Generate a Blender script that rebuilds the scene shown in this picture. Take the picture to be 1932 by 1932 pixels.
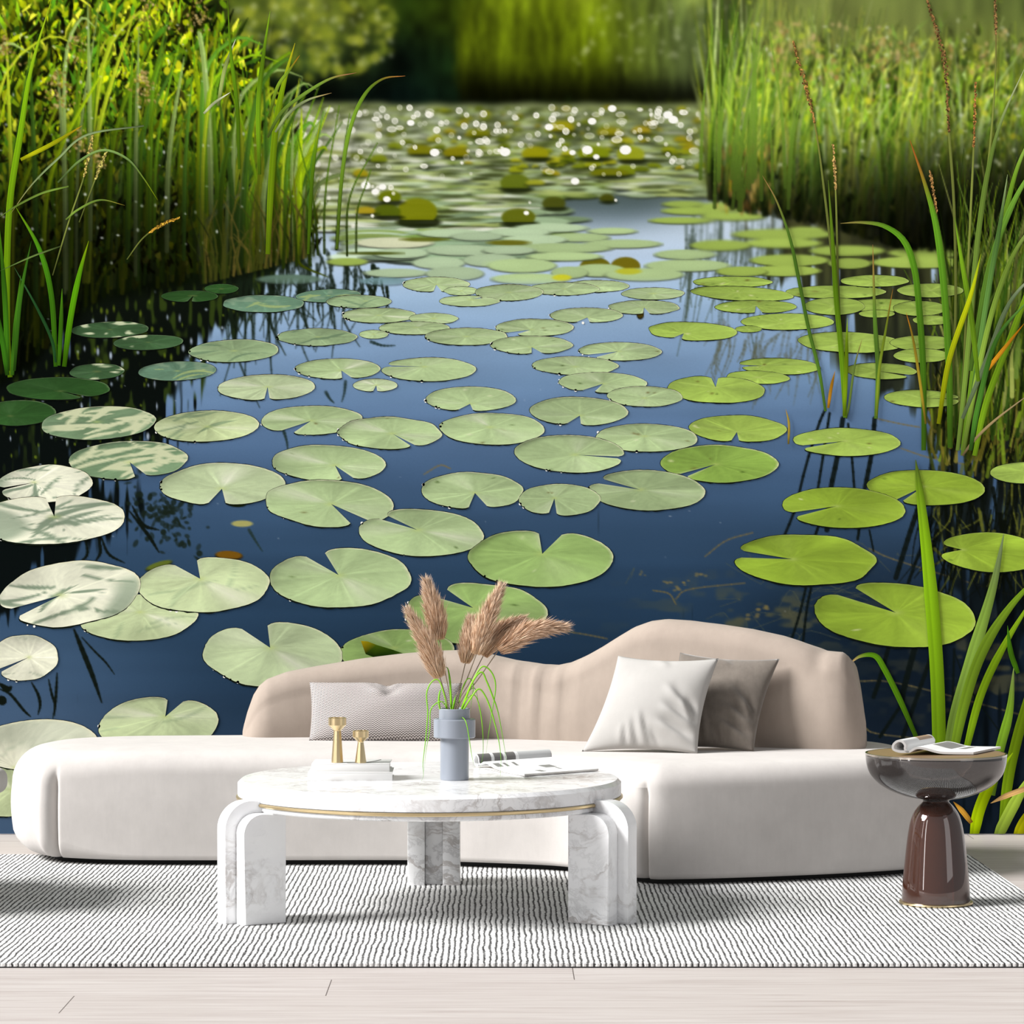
import bpy, bmesh, math, random
import numpy as np
from mathutils import Vector

for o in list(bpy.data.objects): bpy.data.objects.remove(o, do_unlink=True)
scene = bpy.context.scene
COL = scene.collection

# ---------------------------------------------------------------- camera, world, lights, exposure
FPX, PX0, PY0, HC = 5415.0, 942.0, 981.0, 1.227
cam_data = bpy.data.cameras.new('camera'); cam_data.sensor_width = 36.0; cam_data.lens = FPX / 1932 * 36
cam_data.shift_x = (966 - PX0) / 1932; cam_data.shift_y = (PY0 - 966) / 1932
cam_data.clip_end = 100
cam = bpy.data.objects.new('camera', cam_data); COL.objects.link(cam)
cam.location = (0, 0, HC); cam.rotation_euler = (math.radians(90), 0, 0)
scene.camera = cam

world = bpy.data.worlds.new('world'); scene.world = world; world.use_nodes = True
bg = world.node_tree.nodes['Background']; bg.inputs[0].default_value = (0.965, 0.98, 1.0, 1); bg.inputs[1].default_value = 0.36

sun_d = bpy.data.lights.new('sun', 'SUN'); sun_d.energy = 7.5; sun_d.angle = math.radians(25); sun_d.color = (1.0, 0.99, 0.98)
sun = bpy.data.objects.new('sun', sun_d); COL.objects.link(sun)
sun.rotation_euler = Vector((0.84, 0.20, -0.63)).to_track_quat('-Z', 'Y').to_euler()
def window_light(name, loc, d, w, h, e):
    l = bpy.data.lights.new(name, 'AREA'); l.shape = 'RECTANGLE'; l.size = w; l.size_y = h; l.energy = e
    o = bpy.data.objects.new(name, l); COL.objects.link(o); o.location = loc; o.rotation_euler = Vector(d).to_track_quat('-Z', 'Y').to_euler()
window_light('window_light', (-4.4, 4.6, 2.2), (1.0, .55, -.12), .42, 4.2, 38)
window_light('window_light', (-5.0, 6.4, 2.2), (1.0, .40, -.12), .18, 4.2, 14)
window_light('side_window_light', (4.6, 5.4, 1.9), (-1.0, .8, -.1), 2.0, 3.2, 22)

vs = scene.view_settings; vs.view_transform = 'Standard'; vs.look = 'None'; vs.exposure = 0.0; vs.gamma = 1.0; vs.use_curve_mapping = False
scene.cycles.max_bounces = 8; scene.cycles.transparent_max_bounces = 16
scene.cycles.caustics_reflective = False; scene.cycles.caustics_refractive = False

# ---------------------------------------------------------------- helpers
def P(px, py, d): return ((px - PX0) * d / FPX, d, HC - (py - PY0) * d / FPX)
def empty(name, loc, label, cat, group=None):
    o = bpy.data.objects.new(name, None); COL.objects.link(o); o.location = loc; o.empty_display_size = .1
    o['label'] = label; o['category'] = cat
    if group: o['group'] = group
    return o
def tag(o, label, cat, group=None):
    o['label'] = label; o['category'] = cat
    if group: o['group'] = group
    return o
def root_loc(p):
    l = Vector((0, 0, 0))
    while p is not None: l = l + p.location; p = p.parent
    return l
def link(name, me, mats, parent=None, smooth=True):
    if not isinstance(mats, (list, tuple)): mats = [mats]
    for m in mats: me.materials.append(m)
    o = bpy.data.objects.new(name, me); COL.objects.link(o)
    if parent is not None:
        o.parent = parent; l = root_loc(parent)
        co = np.empty(len(me.vertices) * 3, np.float32); me.vertices.foreach_get('co', co)
        co = (co.reshape(-1, 3) - np.array(l, np.float32)).ravel(); me.vertices.foreach_set('co', co)
    if smooth: me.polygons.foreach_set('use_smooth', np.ones(len(me.polygons), bool))
    me.update()
    return o
def mesh(name, V, F, mats, parent=None, smooth=True, angle=None, mi=None, fix=False):
    me = bpy.data.meshes.new(name); me.from_pydata([tuple(map(float, v)) for v in V], [], [tuple(int(i) for i in f) for f in F])
    if mi is not None: me.polygons.foreach_set('material_index', np.array(mi, dtype=np.int32))
    if fix:
        bm = bmesh.new(); bm.from_mesh(me); bmesh.ops.recalc_face_normals(bm, faces=bm.faces); bm.to_mesh(me); bm.free()
    o = link(name, me, mats, parent, smooth)
    if angle is not None: me.set_sharp_from_angle(angle=math.radians(angle))
    return o
def set_origin(o, p):
    """put the origin of a top-level mesh at p"""
    me = o.data; co = np.empty(len(me.vertices) * 3, np.float32); me.vertices.foreach_get('co', co)
    me.vertices.foreach_set('co', (co.reshape(-1, 3) - np.array(p, np.float32)).ravel()); o.location = p; me.update(); return o
def lathe(name, prof, c, mats, parent=None, n=64, angle=35, cap=True, close=False, phase=0.0):
    V, F = [], []; m = len(prof)
    for i in range(n):
        a = 2 * math.pi * i / n + phase
        for r, z in prof: V.append((c[0] + r * math.cos(a), c[1] + r * math.sin(a), c[2] + z))
    for i in range(n):
        j = (i + 1) % n
        for k in range(m - 1): F.append((i * m + k, j * m + k, j * m + k + 1, i * m + k + 1))
        if close: F.append((i * m + m - 1, j * m + m - 1, j * m, i * m))
    if cap and not close:
        F.append(tuple(i * m for i in range(n))[::-1]); F.append(tuple(i * m + m - 1 for i in range(n)))
    return mesh(name, V, F, mats, parent, True, angle, fix=True)
def bm_obj(name, bm, mats, parent=None, smooth=True, angle=35):
    me = bpy.data.meshes.new(name); bmesh.ops.recalc_face_normals(bm, faces=bm.faces); bm.to_mesh(me); bm.free()
    o = link(name, me, mats, parent, smooth)
    if angle is not None and smooth: me.set_sharp_from_angle(angle=math.radians(angle))
    return o
def prism(name, outline, axis_o, axis_u, axis_v, axis_w, depth, mats, parent=None, bev=0.0, angle=35):
    """outline of (u, v) swept by depth along w"""
    bm = bmesh.new(); O, U, Vv, W = map(Vector, (axis_o, axis_u, axis_v, axis_w))
    a = [bm.verts.new(O + U * u + Vv * v) for u, v in outline]; b = [bm.verts.new(O + U * u + Vv * v + W * depth) for u, v in outline]
    n = len(a); f0 = bm.faces.new(a); f1 = bm.faces.new(b[::-1])
    for i in range(n): bm.faces.new((a[i], b[i], b[(i + 1) % n], a[(i + 1) % n]))
    if bev:
        ed = [e for e in bm.edges if (f0 in e.link_faces or f1 in e.link_faces)]
        bmesh.ops.bevel(bm, geom=ed, offset=bev, segments=2, affect='EDGES', profile=.6)
    return bm_obj(name, bm, mats, parent, True, angle)
def box(name, c, s, mats, parent=None, bev=.004, rot=0.0, seg=2):
    bm = bmesh.new(); bmesh.ops.create_cube(bm, size=1)
    for v in bm.verts:
        x, y, z = v.co.x * s[0], v.co.y * s[1], v.co.z * s[2]
        v.co = (c[0] + x * math.cos(rot) - y * math.sin(rot), c[1] + x * math.sin(rot) + y * math.cos(rot), c[2] + z)
    if bev: bmesh.ops.bevel(bm, geom=list(bm.edges), offset=bev, segments=seg, affect='EDGES', profile=.5)
    return bm_obj(name, bm, mats, parent)
def tube(name, pts, rad, mats, parent=None, n=8):
    pts = [Vector(p) for p in pts]; V, F = [], []; up = Vector((0.31, 0.17, 0.93))
    for i, p in enumerate(pts):
        d = (pts[min(i + 1, len(pts) - 1)] - pts[max(i - 1, 0)]).normalized(); s = d.cross(up)
        if s.length < 1e-4: s = d.cross(Vector((1, 0, 0)))
        s.normalize(); t = d.cross(s); r = rad[i] if hasattr(rad, '__len__') else rad
        for k in range(n): a = 2 * math.pi * k / n; V.append(p + (s * math.cos(a) + t * math.sin(a)) * r)
    for i in range(len(pts) - 1):
        for k in range(n): F.append((i * n + k, i * n + (k + 1) % n, (i + 1) * n + (k + 1) % n, (i + 1) * n + k))
    F.append(tuple(range(n))[::-1]); F.append(tuple(range((len(pts) - 1) * n, len(pts) * n)))
    return mesh(name, V, F, mats, parent, True, 60, fix=True)

# ---------------------------------------------------------------- materials
def srgb(r, g, b): return tuple(((c / 255) / 12.92 if c / 255 <= .04045 else ((c / 255 + .055) / 1.055) ** 2.4) for c in (r, g, b)) + (1,)
class N:
    def __init__(s, name):
        s.m = bpy.data.materials.new(name); s.m.use_nodes = True; s.t = s.m.node_tree; s.b = s.t.nodes['Principled BSDF']; s.out = s.t.nodes['Material Output']
    def n(s, typ, **kw):
        o = s.t.nodes.new(typ)
        for k, v in kw.items(): setattr(o, k, v)
        return o
    def l(s, a, b): s.t.links.new(a, b)
    def val(s, sock, v):
        if isinstance(v, bpy.types.NodeSocket): s.l(v, sock)
        else: sock.default_value = v
    def math(s, op, a, b=0.0, c=None):
        o = s.n('ShaderNodeMath', operation=op); s.val(o.inputs[0], a); s.val(o.inputs[1], b)
        if c is not None: s.val(o.inputs[2], c)
        return o.outputs[0]
    def mix(s, f, a, b, blend='MIX'):
        o = s.n('ShaderNodeMix', data_type='RGBA', blend_type=blend); s.val(o.inputs[0], f); s.val(o.inputs[6], a); s.val(o.inputs[7], b); return o.outputs[2]
    def ramp(s, f, stops):
        o = s.n('ShaderNodeValToRGB'); el = o.color_ramp.elements
        while len(el) < len(stops): el.new(.5)
        for e, (p, c) in zip(el, stops): e.position = p; e.color = c
        s.l(f, o.inputs[0]); return o.outputs[0]
    def noise(s, vec, scale, detail=4, rough=.55, dist=0.0):
        o = s.n('ShaderNodeTexNoise'); o.inputs['Scale'].default_value = scale; o.inputs['Detail'].default_value = detail; o.inputs['Roughness'].default_value = rough; o.inputs['Distortion'].default_value = dist
        if vec is not None: s.l(vec, o.inputs['Vector'])
        return o.outputs[0]
    def obj(s): return s.n('ShaderNodeTexCoord').outputs['Object']
    def mapv(s, v, sc=(1, 1, 1), rot=(0, 0, 0), loc=(0, 0, 0)):
        o = s.n('ShaderNodeMapping'); o.inputs['Scale'].default_value = sc; o.inputs['Rotation'].default_value = rot; o.inputs['Location'].default_value = loc; s.l(v, o.inputs[0]); return o.outputs[0]
    def bump(s, h, strength=.3, dist=.01):
        o = s.n('ShaderNodeBump'); o.inputs['Strength'].default_value = strength; o.inputs['Distance'].default_value = dist; s.l(h, o.inputs['Height']); s.l(o.outputs[0], s.b.inputs['Normal']); return o
    def set(s, **kw):
        for k, v in kw.items(): s.val(s.b.inputs[k.replace('_', ' ')], v)
        return s
def plain(name, col, rough=.5, metal=0.0, **kw):
    k = N(name); k.set(Base_Color=col, Roughness=rough, Metallic=metal, **kw); return k.m
G1 = lambda v: (v, v, v, 1)

def mat_velvet(name, col, mott=.10, sheen=.35, scale=9.0):
    k = N(name); v = k.obj(); a = k.noise(v, scale, 5, .6); b = k.noise(v, 260, 2, .6); c = k.noise(k.mapv(v, (1, 1, .25)), 60, 3, .6)
    f = k.math('ADD', k.math('MULTIPLY', a, .72), k.math('MULTIPLY', c, .28))
    d = tuple(x * (1 - mott * 1.6) for x in col[:3]) + (1,); u = tuple(min(1, x * (1 + mott)) for x in col[:3]) + (1,)
    k.l(k.ramp(f, [(.32, d), (.68, u)]), k.b.inputs['Base Color']); k.set(Roughness=.92, Specular_IOR_Level=.12, Sheen_Weight=sheen, Sheen_Roughness=.45)
    k.bump(b, .10, .002); return k.m
M = {}
M['seat'] = mat_velvet('white_velvet', srgb(196, 191, 187), .045, .08)
M['back'] = mat_velvet('taupe_velvet', srgb(158, 145, 134), .05, .08)
M['cream'] = mat_velvet('cream_velvet', srgb(172, 169, 165), .03, .06)
M['greybrown'] = mat_velvet('grey_brown_velvet', srgb(114, 106, 98), .18, .35)
M['plinth'] = plain('black_plinth', G1(.01), .8)
M['brass'] = plain('brushed_brass', srgb(222, 200, 156), .30, 1.0)
M['paper'] = plain('white_paper', srgb(230, 230, 229), .6)
M['cover'] = plain('white_cover', srgb(214, 213, 211), .45)
M['page'] = plain('page_edges', srgb(214, 210, 204), .7)
M['ink'] = plain('grey_print', srgb(128, 126, 124), .5)
M['ink_dark'] = plain('dark_grey_print', srgb(116, 113, 111), .5); M['ink_light'] = plain('light_grey_print', srgb(196, 196, 196), .5)
M['ink_warm'] = plain('warm_print', srgb(168, 140, 112), .5)
M['vase'] = plain('blue_grey_glaze', srgb(132, 138, 148), .34, 0.0, Coat_Weight=.25, Coat_Roughness=.3)
M['stem'] = plain('dry_stem', srgb(120, 104, 84), .7)
M['chrome'] = plain('chrome', srgb(190, 190, 192), .12, 1.0)
def mat_marble():
    k = N('white_marble'); g = k.n('ShaderNodeNewGeometry').outputs['Position']
    w = k.noise(k.mapv(g, (1, 1, 1), (.5, .35, .7)), 2.6, 6, .62); warp = k.n('ShaderNodeVectorMath', operation='MULTIPLY_ADD')
    n3 = k.n('ShaderNodeTexNoise'); n3.inputs['Scale'].default_value = 3.0; n3.inputs['Detail'].default_value = 5; k.l(g, n3.inputs['Vector'])
    k.l(n3.outputs['Color'], warp.inputs[0]); warp.inputs[1].default_value = (.42, .42, .42); k.l(g, warp.inputs[2])
    m = k.mapv(warp.outputs[0], (3.2, 3.2, 5.5), (.3, .6, .4)); v = k.noise(m, 1.5, 7, .6)
    vein = k.math('SUBTRACT', 1.0, k.math('MULTIPLY', k.math('ABSOLUTE', k.math('SUBTRACT', v, .5)), 26.0)); vein = k.math('MAXIMUM', vein, 0.0)
    v2 = k.noise(m, 3.6, 8, .65); vein2 = k.math('MAXIMUM', k.math('SUBTRACT', 1.0, k.math('MULTIPLY', k.math('ABSOLUTE', k.math('SUBTRACT', v2, .47)), 20.0)), 0.0)
    msk = k.math('MULTIPLY', k.math('MAXIMUM', k.math('SUBTRACT', w, .42), 0.0), 5.0)
    cloud = k.ramp(k.noise(m, .9, 5, .55), [(.3, srgb(230, 230, 232)), (.62, srgb(243, 243, 243))])
    c = k.mix(k.math('MINIMUM', k.math('MULTIPLY', vein, k.math('MULTIPLY', msk, .75)), .55), cloud, srgb(146, 134, 126))
    c = k.mix(k.math('MINIMUM', k.math('MULTIPLY', vein2, k.math('MULTIPLY', msk, .42)), .4), c, srgb(150, 148, 148))
    k.l(c, k.b.inputs['Base Color']); k.set(Roughness=.24, Coat_Weight=.15, Coat_Roughness=.1); return k.m
M['marble'] = mat_marble()
def mat_floor():
    k = N('pale_oak_planks'); g = k.obj(); sp = k.n('ShaderNodeSeparateXYZ'); k.l(g, sp.inputs[0]); x, y = sp.outputs[0], sp.outputs[1]
    r = k.math('DIVIDE', k.math('SUBTRACT', y, 7.139), .26); row = k.math('FLOOR', r); fr = k.math('SUBTRACT', r, row)
    u = k.math('DIVIDE', k.math('SUBTRACT', x, k.math('ADD', -1.0955, k.math('MULTIPLY', row, .648))), 3.4); cell = k.math('FLOOR', u); fu = k.math('SUBTRACT', u, cell)
    eu = k.math('MULTIPLY', k.math('MINIMUM', fu, k.math('SUBTRACT', 1.0, fu)), 3.4); ev = k.math('MULTIPLY', k.math('MINIMUM', fr, k.math('SUBTRACT', 1.0, fr)), .26)
    ju = k.math('LESS_THAN', eu, .0014); jv = k.math('LESS_THAN', ev, .0007)
    idv = k.n('ShaderNodeCombineXYZ'); k.l(row, idv.inputs[0]); k.l(cell, idv.inputs[1]); wn = k.n('ShaderNodeTexWhiteNoise', noise_dimensions='3D'); k.l(idv.outputs[0], wn.inputs[0])
    off = k.n('ShaderNodeVectorMath', operation='MULTIPLY_ADD'); k.l(idv.outputs[0], off.inputs[0]); off.inputs[1].default_value = (3.1, 7.7, 0); k.l(g, off.inputs[2])
    gr = k.noise(k.mapv(off.outputs[0], (1.2, 26, 1)), 1.6, 8, .62, .6); fine = k.noise(k.mapv(off.outputs[0], (4, 160, 1)), 1.2, 3, .6)
    f = k.math('ADD', k.math('MULTIPLY', gr, .7), k.math('MULTIPLY', fine, .3))
    c = k.ramp(f, [(.32, srgb(160, 149, 145)), (.5, srgb(182, 174, 170)), (.66, srgb(192, 186, 182))])
    c = k.mix(k.math('MULTIPLY', wn.outputs[0], .22), c, srgb(166, 155, 149))
    c = k.mix(k.math('MULTIPLY', jv, .18), c, srgb(150, 136, 128)); c = k.mix(k.math('MULTIPLY', ju, .95), c, srgb(84, 74, 70))
    k.l(c, k.b.inputs['Base Color']); k.set(Roughness=.5, Specular_IOR_Level=.3); k.bump(f, .05, .002); return k.m
M['floor'] = mat_floor()
def mat_rug():
    k = N('ribbed_wool'); g = k.obj(); sp = k.n('ShaderNodeSeparateXYZ'); k.l(g, sp.inputs[0]); x, y = sp.outputs[0], sp.outputs[1]
    wob = k.math('MULTIPLY', k.math('SUBTRACT', k.noise(k.mapv(g, (7, 2.6, 1)), 2.2, 3, .6), .5), .018)
    wob2 = k.math('MULTIPLY', k.math('SUBTRACT', k.noise(g, 110, 2, .6), .5), .0085)
    ph = k.math('DIVIDE', k.math('ADD', x, k.math('ADD', wob, wob2)), .0168); tri = k.math('ABSOLUTE', k.math('SUBTRACT', k.math('FRACT', ph), .5))
    thick = k.math('ADD', .13, k.math('MULTIPLY', k.noise(k.mapv(g, (40, 90, 1)), 1.6, 3, .6), .17))
    strength = k.math('ADD', .18, k.math('ADD', k.math('MULTIPLY', k.noise(k.mapv(g, (1.2, 8, 1)), 1.3, 4, .6), .55), k.math('MULTIPLY', k.noise(k.mapv(g, (55, 110, 1)), 1.0, 1, .5), .95)))
    line = k.math('MULTIPLY', k.math('MINIMUM', k.math('MAXIMUM', k.math('MULTIPLY', k.math('SUBTRACT', thick, tri), 14.0), 0.0), 1.0), k.math('MINIMUM', strength, 1.0))
    spk = k.math('ADD', k.math('MULTIPLY', k.noise(g, 300, 2, .7), .6), k.math('MULTIPLY', k.noise(g, 14, 3, .6), .4))
    wh = k.ramp(spk, [(.34, srgb(196, 195, 193)), (.60, srgb(230, 230, 229))])
    c = k.mix(k.math('MULTIPLY', line, .95), wh, srgb(30, 28, 28)); k.l(c, k.b.inputs['Base Color']); k.set(Roughness=1.0, Specular_IOR_Level=.05)
    k.bump(k.math('ADD', k.math('MULTIPLY', tri, 1.4), k.math('MULTIPLY', spk, .5)), .35, .006); return k.m
M['rug'] = mat_rug()
def mat_herring():
    k = N('herringbone_weave'); uv = k.n('ShaderNodeUVMap').outputs[0]; sp = k.n('ShaderNodeSeparateXYZ'); k.l(uv, sp.inputs[0]); u, v = sp.outputs[0], sp.outputs[1]
    z = k.math('ABSOLUTE', k.math('SUBTRACT', k.math('FRACT', k.math('DIVIDE', u, .0118)), .5)); w = k.math('ADD', k.math('DIVIDE', v, .0066), k.math('MULTIPLY', z, 1.5))
    ln = k.math('LESS_THAN', k.math('FRACT', w), .52)
    c = k.mix(k.math('MULTIPLY', ln, .9), srgb(204, 197, 194), srgb(62, 54, 52)); k.l(c, k.b.inputs['Base Color']); k.set(Roughness=.95, Specular_IOR_Level=.1)
    return k.m
M['herring'] = mat_herring()
def mat_glass(name, tint, body, trans, fres=1.45):
    k = N(name); tr = k.n('ShaderNodeBsdfTransparent'); tr.inputs[0].default_value = tint; df = k.n('ShaderNodeBsdfDiffuse'); df.inputs[0].default_value = body
    gl = k.n('ShaderNodeBsdfGlossy'); gl.inputs['Roughness'].default_value = .015; gl.inputs[0].default_value = (1, 1, 1, 1)
    m1 = k.n('ShaderNodeMixShader'); m1.inputs[0].default_value = trans; k.l(df.outputs[0], m1.inputs[1]); k.l(tr.outputs[0], m1.inputs[2])
    fr = k.n('ShaderNodeFresnel'); fr.inputs[0].default_value = fres; m2 = k.n('ShaderNodeMixShader'); k.l(fr.outputs[0], m2.inputs[0]); k.l(m1.outputs[0], m2.inputs[1]); k.l(gl.outputs[0], m2.inputs[2])
    k.l(m2.outputs[0], k.out.inputs[0]); return k.m
M['smoke'] = mat_glass('smoked_glass', srgb(176, 164, 158), srgb(56, 49, 47), .50, 1.9)
M['amber'] = mat_glass('amber_brown_glass', srgb(196, 130, 100), srgb(76, 45, 34), .42, 1.9)
def mat_attr(name, rough=.9, spec=0.0, var=0.0):
    k = N(name); a = k.n('ShaderNodeAttribute', attribute_name='Col'); c = a.outputs['Color']
    if var:
        nz = k.noise(k.obj(), 180, 3, .6); c = k.mix(1.0, c, k.ramp(nz, [(.25, G1(1 - var)), (.75, G1(1))]), 'MULTIPLY')
    k.l(c, k.b.inputs['Base Color']); k.set(Roughness=rough, Specular_IOR_Level=spec); return k.m
M['print'] = mat_attr('printed_wallpaper', 1.0, 0.0, .06)
M['hair'] = mat_attr('pampas_hair', .9, .1)
M['leaf'] = mat_attr('fresh_grass', .5, .3)
def colour(me, C):
    a = me.color_attributes.new('Col', 'FLOAT_COLOR', 'POINT'); C = np.asarray(C, np.float32)
    a.data.foreach_set('color', np.concatenate([C, np.ones((len(C), 1), np.float32)], 1).ravel())
def lin(C):
    C = np.asarray(C, np.float32); return np.where(C <= .04045, C / 12.92, ((C + .055) / 1.055) ** 2.4).astype(np.float32)
# ---------------------------------------------------------------- the printed picture of the mural
# (all of it in the print's own units: 484 units to the metre, origin at the print's upper left)
RS = 2.0
MX0, MY0, MX1, MY1 = -80.0, -40.0, 2012.0, 1580.0
MW, MH = int((MX1 - MX0) / RS) + 1, int((MY1 - MY0) / RS) + 1
rng = np.random.default_rng(7)
c8 = lambda *c: np.array(c, dtype=np.float32) / 255.0

def vnoise(w, h, sx, sy, seed):
    r = np.random.default_rng(seed)
    gw, gh = int(w / sx) + 3, int(h / sy) + 3
    g = r.random((gh, gw)).astype(np.float32)
    x = np.arange(w) / sx; y = np.arange(h) / sy
    xi = x.astype(int); yi = y.astype(int)
    fx = x - xi; fy = y - yi
    fx = (fx * fx * (3 - 2 * fx)).astype(np.float32)[None, :]; fy = (fy * fy * (3 - 2 * fy)).astype(np.float32)[:, None]
    a = g[yi][:, xi]; b = g[yi][:, xi + 1]; c = g[yi + 1][:, xi]; d = g[yi + 1][:, xi + 1]
    return (a * (1 - fx) + b * fx) * (1 - fy) + (c * (1 - fx) + d * fx) * fy

def gauss(img, s):
    s = s / RS
    if s < 0.2: return img
    r = max(1, int(3 * s)); k = np.exp(-0.5 * (np.arange(-r, r + 1) / s) ** 2); k /= k.sum()
    for ax in (0, 1):
        pad = [(0, 0)] * img.ndim; pad[ax] = (r, r)
        p = np.pad(img, pad, mode='edge'); out = np.zeros_like(img)
        n = img.shape[ax]
        for i, kv in enumerate(k):
            out += np.float32(kv) * (p[i:i + n] if ax == 0 else p[:, i:i + n])
        img = out
    return img

def sstep(a, b, x):
    t = np.clip((x - a) / (b - a), 0, 1)
    return t * t * (3 - 2 * t)

GX = (MX0 + RS * np.arange(MW))[None, :].astype(np.float32)
GY = (MY0 + RS * np.arange(MH))[:, None].astype(np.float32)

def catmull(pts, n):
    p = np.array(pts, dtype=float)
    if len(p) == 2: 
        t = np.linspace(0, 1, n)[:, None]; return p[0] * (1 - t) + p[1] * t
    q = np.vstack([2 * p[0] - p[1], p, 2 * p[-1] - p[-2]])
    t = np.linspace(0, len(p) - 1 - 1e-6, n); i = t.astype(int); f = (t - i)[:, None]
    a, b, c, d = q[i], q[i + 1], q[i + 2], q[i + 3]
    return 0.5 * (2 * b + (c - a) * f + (2 * a - 5 * b + 4 * c - d) * f ** 2 + (3 * b - a - 3 * c + d) * f ** 3)

def stroke(img, pts, wid, col, alpha=1.0, soft=1.0):
    """pts n x 2, wid n half widths, col n x 3"""
    soft = soft * RS
    for i in range(len(pts) - 1):
        ax, ay = pts[i]; bx, by = pts[i + 1]; m = max(wid[i], wid[i + 1]) + soft
        x0 = int((min(ax, bx) - m - MX0) / RS); x1 = int((max(ax, bx) + m - MX0) / RS) + 2
        y0 = int((min(ay, by) - m - MY0) / RS); y1 = int((max(ay, by) + m - MY0) / RS) + 2
        x0 = max(x0, 0); y0 = max(y0, 0); x1 = min(x1, MW); y1 = min(y1, MH)
        if x1 <= x0 or y1 <= y0: continue
        X = GX[:, x0:x1]; Y = GY[y0:y1]
        dx, dy = bx - ax, by - ay; L2 = dx * dx + dy * dy + 1e-6
        t = np.clip(((X - ax) * dx + (Y - ay) * dy) / L2, 0, 1)
        d = np.hypot(X - ax - t * dx, Y - ay - t * dy)
        cov = np.clip((wid[i] * (1 - t) + wid[i + 1] * t - d) / soft + 0.5, 0, 1) * alpha
        cc = col[i] + (col[i + 1] - col[i]) * t[..., None]
        v = img[y0:y1, x0:x1]
        v += (cc - v) * cov[..., None]

def ell(img, cx, cy, a, b, col, alpha=1.0, soft=1.0, rot=0.0, ring=0.0, cut=None):
    m = max(a, b) + 3
    x0 = max(int((cx - m - MX0) / RS), 0); x1 = min(int((cx + m - MX0) / RS) + 2, MW)
    y0 = max(int((cy - m - MY0) / RS), 0); y1 = min(int((cy + m - MY0) / RS) + 2, MH)
    if x1 <= x0 or y1 <= y0: return
    X = GX[:, x0:x1] - cx; Y = GY[y0:y1] - cy
    if rot:
        c, s = math.cos(rot), math.sin(rot); X, Y = X * c + Y * s, -X * s + Y * c
    q = np.sqrt((X / a) ** 2 + (Y / b) ** 2)
    cov = np.clip((1 - q) * min(a, b) / (soft * RS) + 0.5, 0, 1) * alpha
    if cut is not None: cov = cov * cut(X, Y)
    if ring: cov = cov * (0.75 + ring * sstep(0.5, 0.95, q))
    v = img[y0:y1, x0:x1]
    v += (np.asarray(col) - v) * np.clip(cov, 0, 1)[..., None]

def lut(v, xs, cols):
    cols = np.array(cols, dtype=np.float32) / 255.0
    return np.stack([np.interp(v, xs, cols[:, k]) for k in range(3)], -1).astype(np.float32)

# far and blurred pads that are only a few units tall: cx, cy, a, b, kind
FAR_PADS = [
 (1480,511,68,10,'y'),(1490,491,74,11,'y'),(1598,473,71,10,'y'),(1603,497,40,10,'y'),(1732,495,88,11,'y'),(1746,477,70,10,'y'),
 (1477,442,96,10,'y'),(1477,459,73,9,'y'),(1520,434,34,6,'y'),(1360,463,57,10,'y'),(1385,389,65,9,'y'),(1385,408,60,8,'y'),(1290,385,40,6,'y'),
 (1310,398,60,7,'y'),(1285,416,60,6,'y'),(1880,497,45,15,'y'),
 (1293,480,58,9,'c'),(1297,501,80,11,'c'),(1400,512,48,9,'y'),(1215,518,75,12,'c'),(1130,510,50,12,'c'),
 (1000,526,73,10,'c'),(1075,514,35,11,'c'),(985,501,65,13,'c'),(1175,460,73,8,'c'),(1155,436,46,6,'c'),(1060,468,95,9,'c'),(1065,484,70,8,'c'),
 (725,531,47,7,'b'),(747,515,60,8,'f'),(858,516,55,13,'f'),(925,491,52,12,'f'),(828,496,50,11,'f'),(757,478,52,9,'f'),(872,472,70,10,'f'),
 (744,458,73,10,'w'),(655,494,38,7,'y'),(545,527,60,9,'s'),(1010,452,60,9,'f'),(960,472,50,8,'f'),(1040,430,70,8,'f'),(980,438,60,8,'f'),(900,446,50,8,'f'),(850,440,60,8,'f'),(1090,448,60,8,'c'),
]
FARCOL = {'y': (158,182,84), 'c': (176,200,142), 'f': (176,198,160), 'b': (110,142,146), 'w': (212,216,180), 's': (96,122,104)}

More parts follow.
